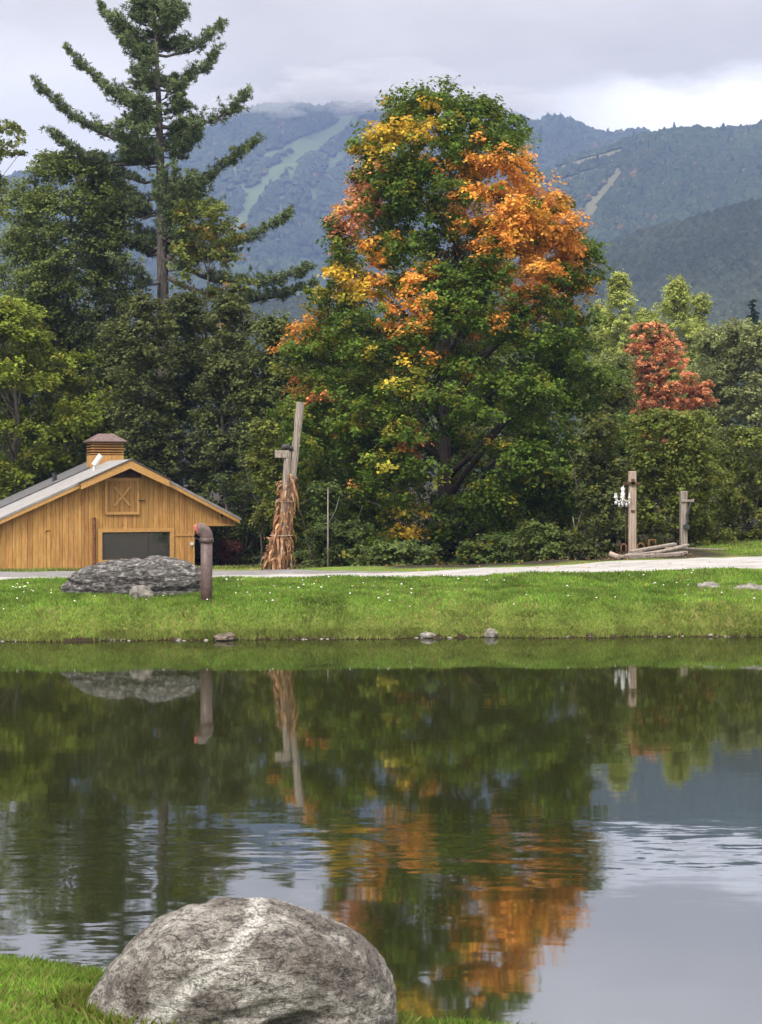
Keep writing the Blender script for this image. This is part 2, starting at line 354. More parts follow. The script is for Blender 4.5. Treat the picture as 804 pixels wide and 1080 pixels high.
# ------------------------------------------------------------------ terrain
def y_near(x):
    return np.interp(x, [-80, -12, -3.2, 0.7, 6, 20, 80], [22, 14.3, 12.15, 10.6, 8.6, 5.0, 2]) + 0.10 * fbm(x * 1.1, 0.3, 0, 3, 5)
def y_far(x):
    return np.interp(x, [-80, -30, -9.5, 9.5, 30, 80], [34, 36.6, 37.95, 39.2, 40.4, 43]) + 0.22 * fbm(x * 0.7, 2.3, 0, 5, 9, 0.6)
def G(x, y):
    x = np.asarray(x, float); y = np.asarray(y, float)
    yn, yf = y_near(x), y_far(x)
    tn = yn - y
    near = np.where(tn > 0, 0.05 + 0.13 * sstep(tn, 0, 0.35) + np.minimum(tn, 12.5) * 0.185, -0.6 * sstep(-tn, 0, 1.5))
    tf = y - yf
    zr = np.interp(x, [-40, -11, 0, 11, 30], [1.0, 1.08, 1.18, 1.5, 1.7])
    bank = np.interp(tf, [-2, -0.3, 0.0, 0.3, 0.7, 1.3, 2.3, 4.2, 5.6], [-0.7, -0.15, 0.0, 0.19, 0.48, 0.80, 0.97, 1.06, 0]) 
    kb = sstep(tf, 3.6, 5.8)
    bank = np.where(tf > 4.2, 1.06, bank)
    bank = bank * (1 - kb) + zr * kb + 0.13 * sstep(y, 45, 48) * sstep(x, 2, 12)
    right = sstep(x, 5, 10)
    back_l = np.interp(y, [50.2, 62, 130, 600, 4000], [0, 1, 1, 1, 1])
    back_r = np.interp(y, [66, 100], [0, 1])
    kk = back_l * (1 - right) + back_r * right
    low = -0.2 + 0.006 * np.maximum(y - 120, 0)
    lr = np.interp(x, [8, 14, 30], [1.22, 1.42, 1.7]); kr = sstep(y, 48.5, 52) * right; bank = bank * (1 - kr) + lr * kr
    bank = bank * (1 - kk) + low * kk
    bank = bank + 0.035 * fbm(x * 0.7, y * 0.7, 0, 3, 3) * sstep(tf, 0.3, 1.5)
    z = np.where(y < (yn + yf) / 2, near, bank)
    side = sstep(np.abs(x), 60, 72)
    z = np.where((z < 0.4) & (side > 0), z * (1 - side) + 0.6 * side, z)
    return z
def grade(fine, lo, hi, g=1.18):
    a = list(fine); s = abs(fine[1] - fine[0])
    while a[-1] < hi: s *= g; a.append(a[-1] + s)
    s = abs(fine[1] - fine[0]); p = []
    c = fine[0]
    while c > lo: s *= g; c -= s; p.append(c)
    return np.array(p[::-1] + a)
xs = grade(np.arange(-17, 17.01, 0.2), -3500, 3500, 1.12)
ys = np.concatenate([np.linspace(-60, 5, 20), np.arange(5.2, 14.6, 0.15), np.arange(14.8, 36.4, 1.2), np.arange(36.6, 52, 0.14), grade(np.arange(52.2, 54, 0.5), 52.1, 3400, 1.1)])
ys = np.minimum(ys, 3600)
def sheet(name, xs, ys, zf, cf, mat_, smooth=True):
    X, Y = np.meshgrid(xs, ys); Z = zf(X, Y)
    V = np.stack([X, Y, Z], -1).reshape(-1, 3); nx, ny = len(xs), len(ys)
    i = (np.arange(ny - 1)[:, None] * nx + np.arange(nx - 1)[None]).ravel()
    Fc = np.stack([i, i + 1, i + nx + 1, i + nx], 1)
    return mesh_np(name, V, Fc, mat_, col=cf(X, Y).reshape(-1, 3), smooth=smooth)
def ground_col(X, Y):
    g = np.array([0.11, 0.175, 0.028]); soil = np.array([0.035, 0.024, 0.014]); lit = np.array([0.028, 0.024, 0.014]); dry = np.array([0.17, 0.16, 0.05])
    n = fbm(X * 0.5, Y * 0.5, 0, 4, 21)[..., None]
    c = g + (dry - g) * np.clip(n * 0.9 + 0.0, 0, 0.6)
    tf = Y - y_far(X)
    low = (1 - sstep(tf, 0.3, 1.1))[..., None] * (Y > 25)[..., None]
    c = c + (dry * 0.85 - c) * low * 0.5
    edge = (((tf < 0.14) & (Y > 25)) | ((y_near(X) - Y < 0.1) & (Y < 25)))[..., None]
    c = np.where(edge, soil, c)
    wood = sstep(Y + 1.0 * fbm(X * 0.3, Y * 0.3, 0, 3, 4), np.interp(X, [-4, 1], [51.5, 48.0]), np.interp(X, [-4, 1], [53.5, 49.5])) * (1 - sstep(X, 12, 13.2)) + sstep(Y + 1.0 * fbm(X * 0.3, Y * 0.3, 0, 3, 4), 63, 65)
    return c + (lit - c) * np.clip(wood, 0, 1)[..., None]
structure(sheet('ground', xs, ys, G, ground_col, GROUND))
# water
wx = np.linspace(-75, 75, 4); wy = np.array([0, 45.0])
X, Y = np.meshgrid(wx, wy)
structure(sheet('water', np.linspace(-74, 74, 3), np.array([-2.0, 46.0]), lambda X, Y: X * 0, lambda X, Y: np.ones(X.shape + (3,)), WATER))
# paths
def ribbon(name, xs, lo, hi, m, lift):
    k = np.linspace(0, 1, 14); V = []
    for x in xs:
        a, c = lo(x), hi(x); yy = a + (c - a) * k
        z = G(np.full(14, x), yy) + lift; z[0] -= 0.06; z[-1] -= 0.06
        V += list(zip([x] * 14, yy, z))
    n = len(xs); i = (np.arange(n - 1)[:, None] * 14 + np.arange(13)[None]).ravel()
    return mesh_np(name, V, np.stack([i, i + 14, i + 15, i + 1], 1), m, smooth=True)
rx = np.arange(-40, 40.01, 0.2)
plo = lambda x: 44.5 + 0.05 * float(fbm(x * 1.5, 0, 0, 3, 31))
phi = lambda x: float(np.interp(x, [-40, -8, -3, 4, 40], [45.6, 45.7, 46.1, 47.6, 47.9])) + 0.06 * float(fbm(x * 1.3, 4, 0, 3, 33))
structure(ribbon('path', rx, plo, phi, PATHM, 0.03))
structure(ribbon('road', np.arange(-40, 1.2, 0.2), lambda x: phi(x) + 0.02, lambda x: phi(x) + 0.03 + float(np.interp(x, [-40, -9, -3, 1.2], [4.5, 3.9, 2.6, 0.02])) + 0.08 * float(fbm(x, 8, 0, 3, 35)), ASPH, 0.018))

# ------------------------------------------------------------------ hills with their forest
def hill(name, d0, d1, crest, xr, slope_pow, rough, seed, ntree, tsize, base, trails=(), faces='octa', cone=0.0, back=380, nx=200, ny=110):
    """crest: list of (px, py) of the skyline at distance d1"""
    cp = np.array(crest, float)
    def H(X, Y):
        px = CX + X / d1 * F
        top = EYE + (HY - np.interp(px, cp[:, 0], cp[:, 1])) / F * d1
        t = np.clip((Y - d0) / (d1 - d0), 0, 1)
        k = t ** slope_pow
        z = -12 + (top + 12) * k
        z = z - (Y > d1) * (Y - d1) * 0.35
        gul = fbm(X / 260, Y / 520, 0, 4, seed) * rough * (1 - np.abs(2 * t - 1) ** 3) + fbm(X / 60, Y / 90, 0, 3, seed + 5) * rough * 0.18
        return z + gul * (t > 0)
    def pxy(X, Y, Z): return CX + X / Y * F, HY - (Z - EYE) / Y * F
    def trail(px, py):
        m = np.zeros(px.shape)
        for pts, w in trails:
            pts = np.array(pts, float)
            for a, c in zip(pts[:-1], pts[1:]):
                ab = c[:2] - a[:2]; L = (ab ** 2).sum()
                t = np.clip(((px - a[0]) * ab[0] + (py - a[1]) * ab[1]) / L, 0, 1)
                d = np.hypot(px - a[0] - t * ab[0], py - a[1] - t * ab[1])
                m = np.maximum(m, (d < w * (1 + 0.3 * vnoise(px / 6, py / 6, 0, 7))).astype(float))
        return m
    X1 = np.linspace(xr[0], xr[1], nx); Y1 = np.concatenate([np.linspace(d0, d1, ny), np.linspace(d1 + 20, d1 + back, 12)])
    def colf(X, Y):
        Z = H(X, Y); px, py = pxy(X, Y, Z); t = trail(px, py)[..., None]
        c = np.array(base) * 0.8 + 0 * Z[..., None]
        return c * (1 - t) + np.array([0.085, 0.12, 0.05] if name == 'mountain' else [0.12, 0.115, 0.06]) * t
    o = structure(sheet(name, X1, Y1, H, colf, FARFOREST))
    rng = np.random.default_rng(seed)
    X = rng.uniform(xr[0], xr[1], ntree * 3); Y = d0 + (d1 + 40 - d0) * rng.random(ntree * 3) ** 0.8
    Z = H(X, Y); px, py = pxy(X, Y, Z)
    ok = (px > -120) & (px < 924) & (trail(px, py) < 0.5) & (py < 470)
    X, Y, Z = X[ok][:ntree], Y[ok][:ntree], Z[ok][:ntree]; n = len(X)
    oc = np.array([(1, 0, 0.1), (0.3, 0.95, 0), (-0.8, 0.6, 0.1), (-0.8, -0.6, 0), (0.3, -0.95, 0.1)])
    top = np.array([(0.5, 0.3, 0.62), (-0.45, 0.35, 0.7), (-0.05, -0.55, 0.6)])
    shp = np.concatenate([oc, top, [(0, 0, 1.0)]])
    fc = []
    fc += [(0, 1, 5), (1, 2, 6), (1, 6, 5), (2, 3, 6), (3, 4, 7), (3, 7, 6), (4, 0, 7), (0, 5, 7), (5, 6, 8), (6, 7, 8), (7, 5, 8)]
    m = len(shp)
    r = tsize * rng.uniform(0.6, 1.25, n); con = rng.random(n) < cone
    a = rng.uniform(0, 2 * pi, n); ca, sa = np.cos(a), np.sin(a)
    hh = np.where(con, 1.8, 1.05) * r * rng.uniform(0.8, 1.2, n); ww = np.where(con, 0.55, 1.0) * r
    jit = 1 + rng.uniform(-0.2, 0.2, (n, m))
    vx = (shp[:, 0] * ca[:, None] - shp[:, 1] * sa[:, None]) * ww[:, None] * jit + X[:, None]
    vy = (shp[:, 0] * sa[:, None] + shp[:, 1] * ca[:, None]) * ww[:, None] * jit + Y[:, None]
    vz = shp[:, 2] * hh[:, None] * jit + Z[:, None] - 0.1 * r[:, None]
    V = np.stack([vx, vy, vz], -1).reshape(-1, 3)
    Fc = (np.array(fc)[None] + (np.arange(n) * m)[:, None, None]).reshape(-1, 3)
    col = np.array(base) * rng.uniform(0.65, 1.35, (n, 1)) * (1 + 0.25 * fbm(X / 90, Y / 150, 0, 3, seed + 9)[:, None])
    aut = rng.random(n) < 0.0 + 0.012 * (d0 > 700) + 0.03 * (d0 > 700) * (fbm(X / 120, Y / 200, 0, 2, seed + 3) > 0.3)
    col = np.where(aut[:, None], np.array([0.13, 0.085, 0.03]) * rng.uniform(0.6, 1.3, (n, 1)), col)
    col = np.where(con[:, None], col * np.array([0.6, 0.75, 0.8]), col)
    structure(mesh_np(name + '_forest', V, Fc, FARFOREST, col=np.repeat(col, m, 0)), 'stuff')
GR = (0.036, 0.052, 0.024)
hill('mountain', 1500, 3000, [(-300, 260), (-100, 215), (60, 180), (150, 158), (215, 135), (265, 121), (330, 112), (400, 117), (470, 124), (560, 124), (610, 133), (660, 142), (700, 146), (800, 160), (1100, 230)],
     (-1700, 1700), 1.15, 70, 11, 70000, 9, GR, cone=0.03, trails=[
     ([(372, 126), (340, 148), (312, 165), (290, 182), (268, 205), (252, 240)], 7.5), ([(398, 136), (372, 152), (350, 172), (330, 205), (322, 238)], 5.0), ([(345, 140), (318, 148), (280, 166), (262, 178)], 4),
     ([(318, 160), (306, 190), (296, 215), (292, 240)], 4), ([(262, 205), (250, 188), (246, 168)], 4), ([(352, 170), (338, 160), (326, 150)], 2.5), ([(420, 130), (385, 127), (350, 122)], 2.5)])
hill('ridge', 1050, 2100, [(-200, 420), (300, 400), (420, 330), (500, 255), (560, 195), (590, 172), (640, 156), (700, 144), (760, 136), (804, 130), (900, 124), (1100, 150)],
     (-500, 1150), 1.1, 38, 29, 60000, 6.0, GR, cone=0.02, trails=[([(652, 182), (640, 198)], 5), ([(640, 198), (628, 212), (620, 226)], 6), ([(584, 180), (612, 172), (655, 160)], 3), ([(560, 196), (590, 192), (640, 176)], 2.5)])
hill('foothill', 600, 1150, [(-300, 330), (0, 335), (200, 318), (300, 314), (420, 300), (560, 285), (640, 258), (700, 238), (760, 222), (804, 212), (950, 190), (1200, 200)],
     (-620, 760), 1.0, 14, 41, 60000, 3.8, (0.034, 0.043, 0.027), cone=0.0)

# ------------------------------------------------------------------ trees
def leaves(name, P, N, size, col, m, parent, rng, aspect=0.8, along=None, fold=0.25):
    n = len(P)
    N = N / (np.linalg.norm(N, axis=1)[:, None] + 1e-9)
    R = rng.normal(size=(n, 3)) if along is None else along
    T = R - N * (R * N).sum(1)[:, None]; T /= np.linalg.norm(T, axis=1)[:, None] + 1e-9
    B = np.cross(N, T); s = np.asarray(size).reshape(-1, 1) * np.ones((n, 1)); w = s * aspect
    V = np.stack([P - T * s * 0.5, P + B * w * 0.5 + N * s * fold * 0.5 + T * s * 0.05, P + T * s * 0.5, P - B * w * 0.5 + N * s * fold * 0.5 + T * s * 0.05], 1).reshape(-1, 3)
    Fc = np.arange(n * 4).reshape(n, 4)
    o = mesh_np(name, V, Fc, m, parent, col=np.repeat(col, 4, 0))
    return o
def tri_leaves(*a, **k): return leaves(*a, **k)
def limb(mb, a, c, r0, r1, sag, rng, n=6, sides=6):
    a, c = np.array(a, float), np.array(c, float); t = np.linspace(0, 1, n)[:, None]
    p = a + (c - a) * t; L = np.linalg.norm(c - a)
    p[:, 2] += (sag * L * (t * (1 - t)) * 4 * 0.25)[:, 0]
    p[1:-1] += rng.normal(size=(n - 2, 3)) * L * 0.018
    mb.tube(p, np.linspace(r0, r1, n), sides)
def tree(name, label, cat, px, D, sil, gy=None, K=90, tufts=9, lp=24, leaf=0.2, clump=1.2, colf=None, base=(0.06, 0.11, 0.025), var=0.25, depth=1.0,
         trunk_r=0.25, bark=None, seed=1, group=None, droop=0.0, inner=0.35, lean=0.0, flat=0.55, nlimb=26, mat_=None, trunk_top=0.8, fleck=None, rootx=None, lumpy=0.18, multi=1, up_bias=0.5):
    """sil: list of (py, px_left, px_right) of the crown seen at distance D"""
    rng = np.random.default_rng(seed); X0 = PX(px if rootx is None else rootx, D); z0 = float(G(X0, D))
    root = empty(name, (X0, D, z0), label, cat, group)
    S_ = np.array([(PZ(py, D) - z0, PX(a, D) - X0, PX(c, D) - X0) for py, a, c in sil]); S_ = S_[np.argsort(S_[:, 0])]
    zg = np.linspace(S_[0, 0], S_[-1, 0], 60); wl = np.interp(zg, S_[:, 0], S_[:, 1]); wr = np.interp(zg, S_[:, 0], S_[:, 2])
    hw = (wr - wl) / 2; pr = hw + 0.15 * hw.max(); pr /= pr.sum()
    zi = rng.choice(60, K, p=pr); zc = zg[zi] + rng.uniform(-0.5, 0.5, K) * (zg[1] - zg[0])
    zc = np.clip(zc, zg[0] + clump * 0.2, zg[-1] - clump * 0.75)
    c0 = np.interp(zc, zg, (wl + wr) / 2); w = np.maximum(np.interp(zc, zg, hw) - clump * 0.75, 0.15)
    th = rng.uniform(0, 2 * pi, K); rho = np.sqrt(inner + (1 - inner) * rng.random(K))
    rho = rho * (1 + lumpy * vnoise(th * 1.3, zc / (clump * 2.2), 0, seed))
    cc = np.stack([c0 + w * rho * np.cos(th), depth * w * rho * np.sin(th), zc], 1)
    cr = clump * rng.uniform(0.65, 1.25, K)
    # tufts on the clumps
    nt = K * tufts; ci = np.repeat(np.arange(K), tufts)
    d = rng.normal(size=(nt, 3)); d[:, 2] = d[:, 2] * 0.75 + up_bias; d /= np.linalg.norm(d, axis=1)[:, None]
    tc = cc[ci] + d * (cr[ci] * rng.uniform(0.55, 1.05, nt))[:, None] * np.array([1, 1, flat])
    tc[:, 2] -= droop * np.hypot(d[:, 0], d[:, 1]) * cr[ci]
    # leaves on the tufts
    nl = nt * lp; ti = np.repeat(np.arange(nt), lp)
    tr = (cr[ci] * 0.29)[ti]
    off = rng.normal(size=(nl, 3)) * np.array([0.62, 0.62, 0.38]); off[:, 2] -= 0.25 * (off[:, 0] ** 2 + off[:, 1] ** 2)
    leaf = leaf * 1.12
    P = tc[ti] + off * tr[:, None]
    out = d[ti]
    N = out * 0.55 + np.array([0, 0, 0.75]) + rng.normal(size=(nl, 3)) * 0.42
    if colf is not None: tcol = colf(tc + np.array([X0, 0, z0]), D, rng, ci)
    else: tcol = np.array(base) * np.ones((nt, 1))
    tcol = np.where(tcol[:, 1:2] > tcol[:, 0:1], tcol * np.array([1.7, 1.5, 1.15]), tcol * 1.1)
    tcol = tcol * (1 + var * rng.normal(size=(K, 1)) * 0.45)[ci] * (1 + var * rng.normal(size=(nt, 1)) * 0.55)
    if fleck is not None:
        fc_, p_ = fleck; f = rng.random(nt) < p_ * (1 + 1.5 * (vnoise(tc[:, 0] / 2, tc[:, 1] / 2, tc[:, 2] / 2, seed + 4) > 0.2)); tcol[f] = np.array(fc_) * rng.uniform(0.7, 1.2, (f.sum(), 1))
    col = np.clip(tcol[ti] * (1 + 0.18 * rng.normal(size=(nl, 1))), 0.004, 0.9)
    leaves('crown', P, N, leaf * rng.uniform(0.45, 1.45, nl), col, mat_ or LEAF, root, rng)
    mb = MB(); H = zg[-1]
    ztop = H * trunk_top
    for q in range(multi):
        n = 9; t = np.linspace(0, 1, n)
        cx = np.interp(t * ztop, zg, (wl + wr) / 2) * sstep(t, 0.1, 1)
        sp = (q - (multi - 1) / 2) * 0.5
        pts = np.stack([cx + lean * t * 0 + sp * (0.4 + 2.2 * t) + rng.normal(size=n) * 0.05 * (t > 0), rng.normal(size=n) * 0.08 + sp * t, -0.3 + t * (ztop + 0.3)], 1)
        rad = trunk_r * (1 - 0.86 * t) * (1 + 0.5 * np.exp(-t * 14)) / (1 if q == 0 else 1.4)
        mb.tube(pts, rad, 9)
        ids = rng.choice(K, min(nlimb // multi, K), replace=False)
        for i in ids:
            c = cc[i]; hz = np.clip(c[2] - 0.75 * math.hypot(c[0], c[1]) - rng.uniform(0, 1), max(0.5, zg[0] * 0.5), ztop * 0.97)
            k = hz / ztop; a = [np.interp(hz + 0.3, pts[:, 2] + 0.3, pts[:, j]) for j in (0, 1)] + [hz]
            r0 = trunk_r * (1 - 0.86 * k) * 0.5
            limb(mb, a, c + rng.normal(size=3) * 0.2, r0, 0.018, 0.25, rng)
    mb.build('trunk', bark or BARK, root, smooth=True)
    return root

# --- the big maple
OR = np.array([0.66, 0.285, 0.055]); YE = np.array([0.56, 0.38, 0.045]); RE = np.array([0.60, 0.22, 0.08]); PK = np.array([0.60, 0.26, 0.13]); GN = np.array([0.050, 0.092, 0.015]); YG = np.array([0.17, 0.20, 0.03])
ZONES = [(420, 150, 42, 24, YE, 1.1), (385, 165, 25, 25, YE, 0.9), (470, 160, 30, 18, YG, 0.9), (440, 185, 30, 25, YG, 0.5), (395, 150, 18, 14, OR, 0.5),
         (520, 205, 48, 36, OR, 1.5), (572, 225, 42, 40, OR, 1.5), (540, 265, 45, 45, OR, 1.35), (590, 262, 35, 30, OR, 1.3), (552, 305, 32, 24, OR, 1.2), (618, 320, 18, 16, YE, 1.1), (490, 250, 28, 40, OR, 0.8),
         (365, 205, 28, 22, PK, 1.2), (375, 240, 32, 22, PK, 1.0), (395, 262, 28, 20, OR, 0.8), (405, 305, 32, 24, OR, 1.2), (350, 300, 30, 16, YE, 1.3), (372, 315, 20, 14, YE, 0.8), (430, 340, 24, 30, OR, 1.1),
         (448, 300, 24, 24, OR, 0.8), (450, 385, 20, 28, OR, 0.8), (318, 342, 26, 12, OR, 1.3), (285, 352, 14, 9, OR, 1.2), (345, 372, 22, 12, OR, 0.6), (318, 410, 13, 10, RE, 1.4), (342, 427, 11, 7, RE, 1.3), (510, 347, 18, 12, OR, 1.0),
         (385, 385, 22, 12, YG, 0.9), (425, 388, 14, 9, YE, 0.9), (498, 402, 20, 14, YE, 0.7), (504, 460, 16, 14, YE, 0.9), (420, 425, 30, 12, YG, 0.9), (410, 440, 30, 16, YG, 0.6), (450, 472, 22, 12, RE, 0.8), (488, 490, 20, 9, RE, 0.9), (370, 520, 14, 9, RE, 1.0),
         (455, 500, 18, 9, YG, 1.1), (425, 560, 24, 10, YE, 0.9), (420, 530, 26, 12, YG, 0.8), (270, 462, 22, 26, YG, 0.6), (378, 460, 14, 10, OR, 0.6), (560, 545, 30, 10, YG, 0.35), (400, 490, 16, 9, YG, 0.7)]
def maple_col(P, D, rng, ci):
    px = CX + P[:, 0] / D * F; py = HY - (P[:, 2] - EYE) / D * F
    K = ci.max() + 1
    jc = rng.normal(size=(K, 2)) * 7
    qx = px + jc[ci, 0] + rng.normal(size=len(px)) * 7; qy = py + jc[ci, 1] + rng.normal(size=len(px)) * 4
    col = GN * rng.uniform(0.85, 1.25, (len(px), 1)); best = np.zeros(len(px))
    left = np.clip((470 - px) / 200, 0, 1)
    yg = rng.random(len(px)) < 0.10 + 0.22 * left; col[yg] = YG * 0.7 * rng.uniform(0.6, 1.1, (yg.sum(), 1))
    nz = 0.25 + 1.25 * (vnoise(px / 11 + 3, py / 9, P[:, 1] / 1.5, 3) * 0.5 + 0.5) * (0.75 + 0.5 * rng.random(K)[ci])
    for zx, zy, rx_, ry_, c, s in ZONES:
        wgt = s * np.exp(-(((qx - zx) / rx_) ** 2 + ((qy - zy) / ry_) ** 2) * 0.8) * nz
        hit = (wgt > best) & (wgt > 0.46 + 0.25 * rng.random(len(px)))
        best = np.where(hit, wgt, best); col[hit] = c * rng.uniform(0.8, 1.12, (hit.sum(), 1))
        t = rng.random(len(px)) < 0.25
        col[hit & t] = (c * 0.5 + YE * 0.5)
    return col
MSIL = [(90, 432, 456), (102, 418, 478), (114, 400, 540), (135, 385, 565), (160, 368, 580), (185, 360, 592), (210, 346, 603), (240, 350, 622), (270, 352, 634), (300, 330, 636), (325, 318, 634), (345, 290, 632), (380, 300, 640), (415, 296, 650), (450, 272, 655), (480, 268, 655), (520, 290, 650), (560, 312, 640), (592, 335, 612)]
tree('maple_tree', 'tall sugar maple with patches of orange and yellow leaves over green beside the path', 'tree', 470, 74, MSIL, K=700, tufts=14, lp=32, leaf=0.152, clump=1.05, colf=maple_col, var=0.22,
     trunk_r=0.42, seed=7, inner=0.5, up_bias=0.4, nlimb=40, trunk_top=0.85, lumpy=0.22, flat=0.6, bark=BARKDARK)

# --- white pine
def pine():
    D = 95.0; rng = np.random.default_rng(5); X0 = PX(172, D); z0 = float(G(X0, D))
    root = empty('pine_tree', (X0, D, z0), 'very tall open white pine with upswept branches standing above the left woods', 'tree')
    def q(px, py, dy=0.0): return np.array([PX(px, D) - X0, dy, PZ(py, D) - z0])
    mb = MB()
    tp = np.array([q(173, 575), q(172, 420), q(172, 300), q(170, 200), q(168, 120), q(165, 50), q(163, -6)])
    mb.tube(tp, [0.5, 0.42, 0.36, 0.29, 0.2, 0.11, 0.03], 10)
    br = [((167, 62), (107, 7), 0.5), ((168, 108), (80, 59), 0), ((170, 148), (43, 93), -0.6), ((170, 165), (57, 140), 0.8), ((170, 190), (108, 168), 0.5), ((166, 42), (127, 22), 0),
          ((167, 58), (228, 27), 0.4), ((168, 90), (226, 58), 0.2), ((169, 132), (259, 103), -0.3), ((170, 190), (265, 150), 0.5), ((170, 205), (218, 188), 0.6), ((171, 252), (300, 228), 0.3), ((171, 268), (324, 283), -0.5), ((172, 290), (326, 298), 0.6),
          ((170, 178), (212, 140), -1.5), ((169, 120), (120, 100), -1.2), ((168, 95), (200, 70), 1.5), ((167, 75), (140, 52), -1), ((171, 235), (222, 222), -1.2), ((171, 262), (245, 262), 1.0), ((171, 225), (118, 210), 1.4), ((165, 30), (186, 12), 0), ((164, 20), (146, 4), 0)]
    curves = []
    for (a, c, dy) in br:
        A, Bp = q(*a), q(*c); Bp[1] = dy; curves.append((A, Bp, 1.0))
    for k in range(64):                                             # the whorls pointing towards and away from the viewer
        t = rng.random() ** 0.8; py = -2 + 300 * t; ang = rng.uniform(0, 2 * pi); L = (0.5 + 4.6 * min(t * 1.7, 1)) * rng.uniform(0.55, 1.0)
        if abs(cos(ang)) > 0.75 and py > 60: L *= 0.5
        A = np.array([np.interp(py, [0, 300], [q(163, 0)[0], 0]), 0, PZ(py, D) - z0]); curves.append((A, A + np.array([cos(ang) * L, sin(ang) * L, L * 0.32]), 0.8))
    for k in range(26):
        t = rng.random(); py = -6 + 62 * t; ang = rng.uniform(0, 2 * pi); L = 0.35 + 2.0 * t
        A = np.array([q(164, 0)[0], 0, PZ(py, D) - z0]); curves.append((A, A + np.array([cos(ang) * L, sin(ang) * L, L * 0.5]), 0.8))
    TP, TD, TS = [], [], []
    for A, Bp, dens in curves:
        L = np.linalg.norm(Bp - A); n = 9; t = np.linspace(0, 1, n)[:, None]
        p = A + (Bp - A) * t; p[:, 2] -= (0.16 * L * np.sin(pi * t[:, 0]) ** 1.0) ; p[1:-1] += rng.normal(size=(n - 2, 3)) * 0.07
        mb.tube(p, np.linspace(0.03 + 0.018 * L, 0.015, n), 6)
        m = int(L * 8 * dens) + 4
        for u in rng.random(m) ** 0.75:
            if u < 0.22: continue
            b0 = np.array([np.interp(u, t[:, 0], p[:, j]) for j in range(3)]); dr = (Bp - A) / L
            side = np.cross(dr, (0, 0, 1)) * rng.choice((-1, 1)); l2 = (0.35 + 1.35 * (1 - abs(u - 0.55) * 1.2)) * rng.uniform(0.5, 1.1) * min(1, L / 3 + 0.3)
            e = b0 + (side * rng.uniform(0.3, 1) + dr * 0.8 + np.array([0, 0, rng.uniform(0.05, 0.55)])) * l2 * 0.8
            mb.tube([b0, (b0 + e) / 2 + (0, 0, -0.03), e], [0.016, 0.012, 0.008], 4)
            for v in (0.35, 0.6, 0.8, 1.0):
                TP.append(b0 + (e - b0) * v + rng.normal(size=3) * 0.12); dd = (e - b0); dd = dd / (np.linalg.norm(dd) + 1e-6) + np.array([0, 0, 0.5]); TD.append(dd); TS.append(1)
        TP.append(Bp); TD.append((Bp - A) / L + np.array([0, 0, 0.4])); TS.append(1.1)
    TP, TD = np.array(TP), np.array(TD); TD /= np.linalg.norm(TD, axis=1)[:, None]; npt = 18
    ti = np.repeat(np.arange(len(TP)), npt); n = len(ti)
    al = TD[ti] * 0.8 + rng.normal(size=(n, 3)) * 0.6; al /= np.linalg.norm(al, axis=1)[:, None]
    ln = rng.uniform(0.2, 0.4, n)
    P = TP[ti] + al * ln[:, None] * 0.5
    col = np.array([0.11, 0.15, 0.058]) * (1 + 0.3 * rng.normal(size=(len(TP), 1)))[ti].clip(0.4, 1.8) * rng.uniform(0.75, 1.25, (n, 1))
    leaves('needles', P, rng.normal(size=(n, 3)) + np.array([0, 0, 0.6]), ln, col, NEEDLE, root, rng, aspect=0.17, along=al)
    mb.build('trunk', BARKPINE, root, smooth=True)
pine()

# --- woods to the left of the maple, from the front backwards
G1, G2, G3 = (0.095, 0.135, 0.025), (0.070, 0.105, 0.030), (0.040, 0.066, 0.026)
tree('maple_tree', 'yellowish green leafy maple behind the barn at the left edge', 'tree', 20, 88, [(306, -20, 28), (330, -50, 50), (360, -70, 75), (390, -80, 105), (420, -90, 122), (450, -90, 124), (480, -90, 100), (515, -80, 70), (560, -70, 40)],
     K=150, tufts=12, lp=24, leaf=0.20, clump=1.25, base=(0.105, 0.15, 0.024), seed=12, trunk_r=0.3, fleck=((0.24, 0.24, 0.03), 0.08), nlimb=30)
tree('ash_tree', 'large rounded green tree in front of the left side of the tall pine', 'tree', 78, 98, [(152, 55, 95), (175, 28, 130), (205, 5, 146), (240, -8, 152), (280, -14, 156), (330, -18, 160), (390, -20, 165), (450, -15, 160), (560, -10, 150)],
     K=560, tufts=12, lp=24, leaf=0.18, clump=1.3, base=(0.078, 0.112, 0.038), seed=13, trunk_r=0.38, fleck=((0.12, 0.16, 0.04), 0.10), droop=0.25, nlimb=46, lumpy=0.3)
tree('birch_tree', 'sparse yellow green treetop poking into the sky at the left edge', 'tree', -18, 112, [(124, -10, 22), (138, -30, 36), (156, -40, 34), (180, -50, 18), (230, -55, 10), (300, -50, 5), (540, -40, 0)],
     K=60, tufts=9, lp=18, leaf=0.24, clump=1.0, base=(0.10, 0.13, 0.036), seed=14, trunk_r=0.25, nlimb=30)
tree('birch_tree', 'thin tree with a few orange leaves just right of the pine trunk', 'tree', 212, 90, [(206, 195, 228), (225, 182, 258), (250, 178, 268), (275, 178, 262), (300, 172, 270), (350, 165, 270), (420, 180, 260)],
     K=66, tufts=9, lp=18, leaf=0.19, clump=0.95, base=(0.085, 0.115, 0.030), seed=15, trunk_r=0.2, fleck=((0.34, 0.22, 0.05), 0.05), nlimb=36)
HS = [(150, 84, 300, 42, 'fine leaved dark tree rising behind the barn cupola', 0), (196, 88, 296, 40, 'dark fine leaved tree directly below the pine trunk', 1), (243, 84, 302, 45, 'dark grey green tree halfway between pine and maple', 2),
      (290, 82, 322, 40, 'dark tree whose crown touches the left flank of the big maple', 3), (118, 92, 330, 40, 'dark tree between the yellow green maple and the barn cupola', 4), (330, 90, 345, 34, 'dark tree mostly hidden behind the left edge of the big maple', 5)]
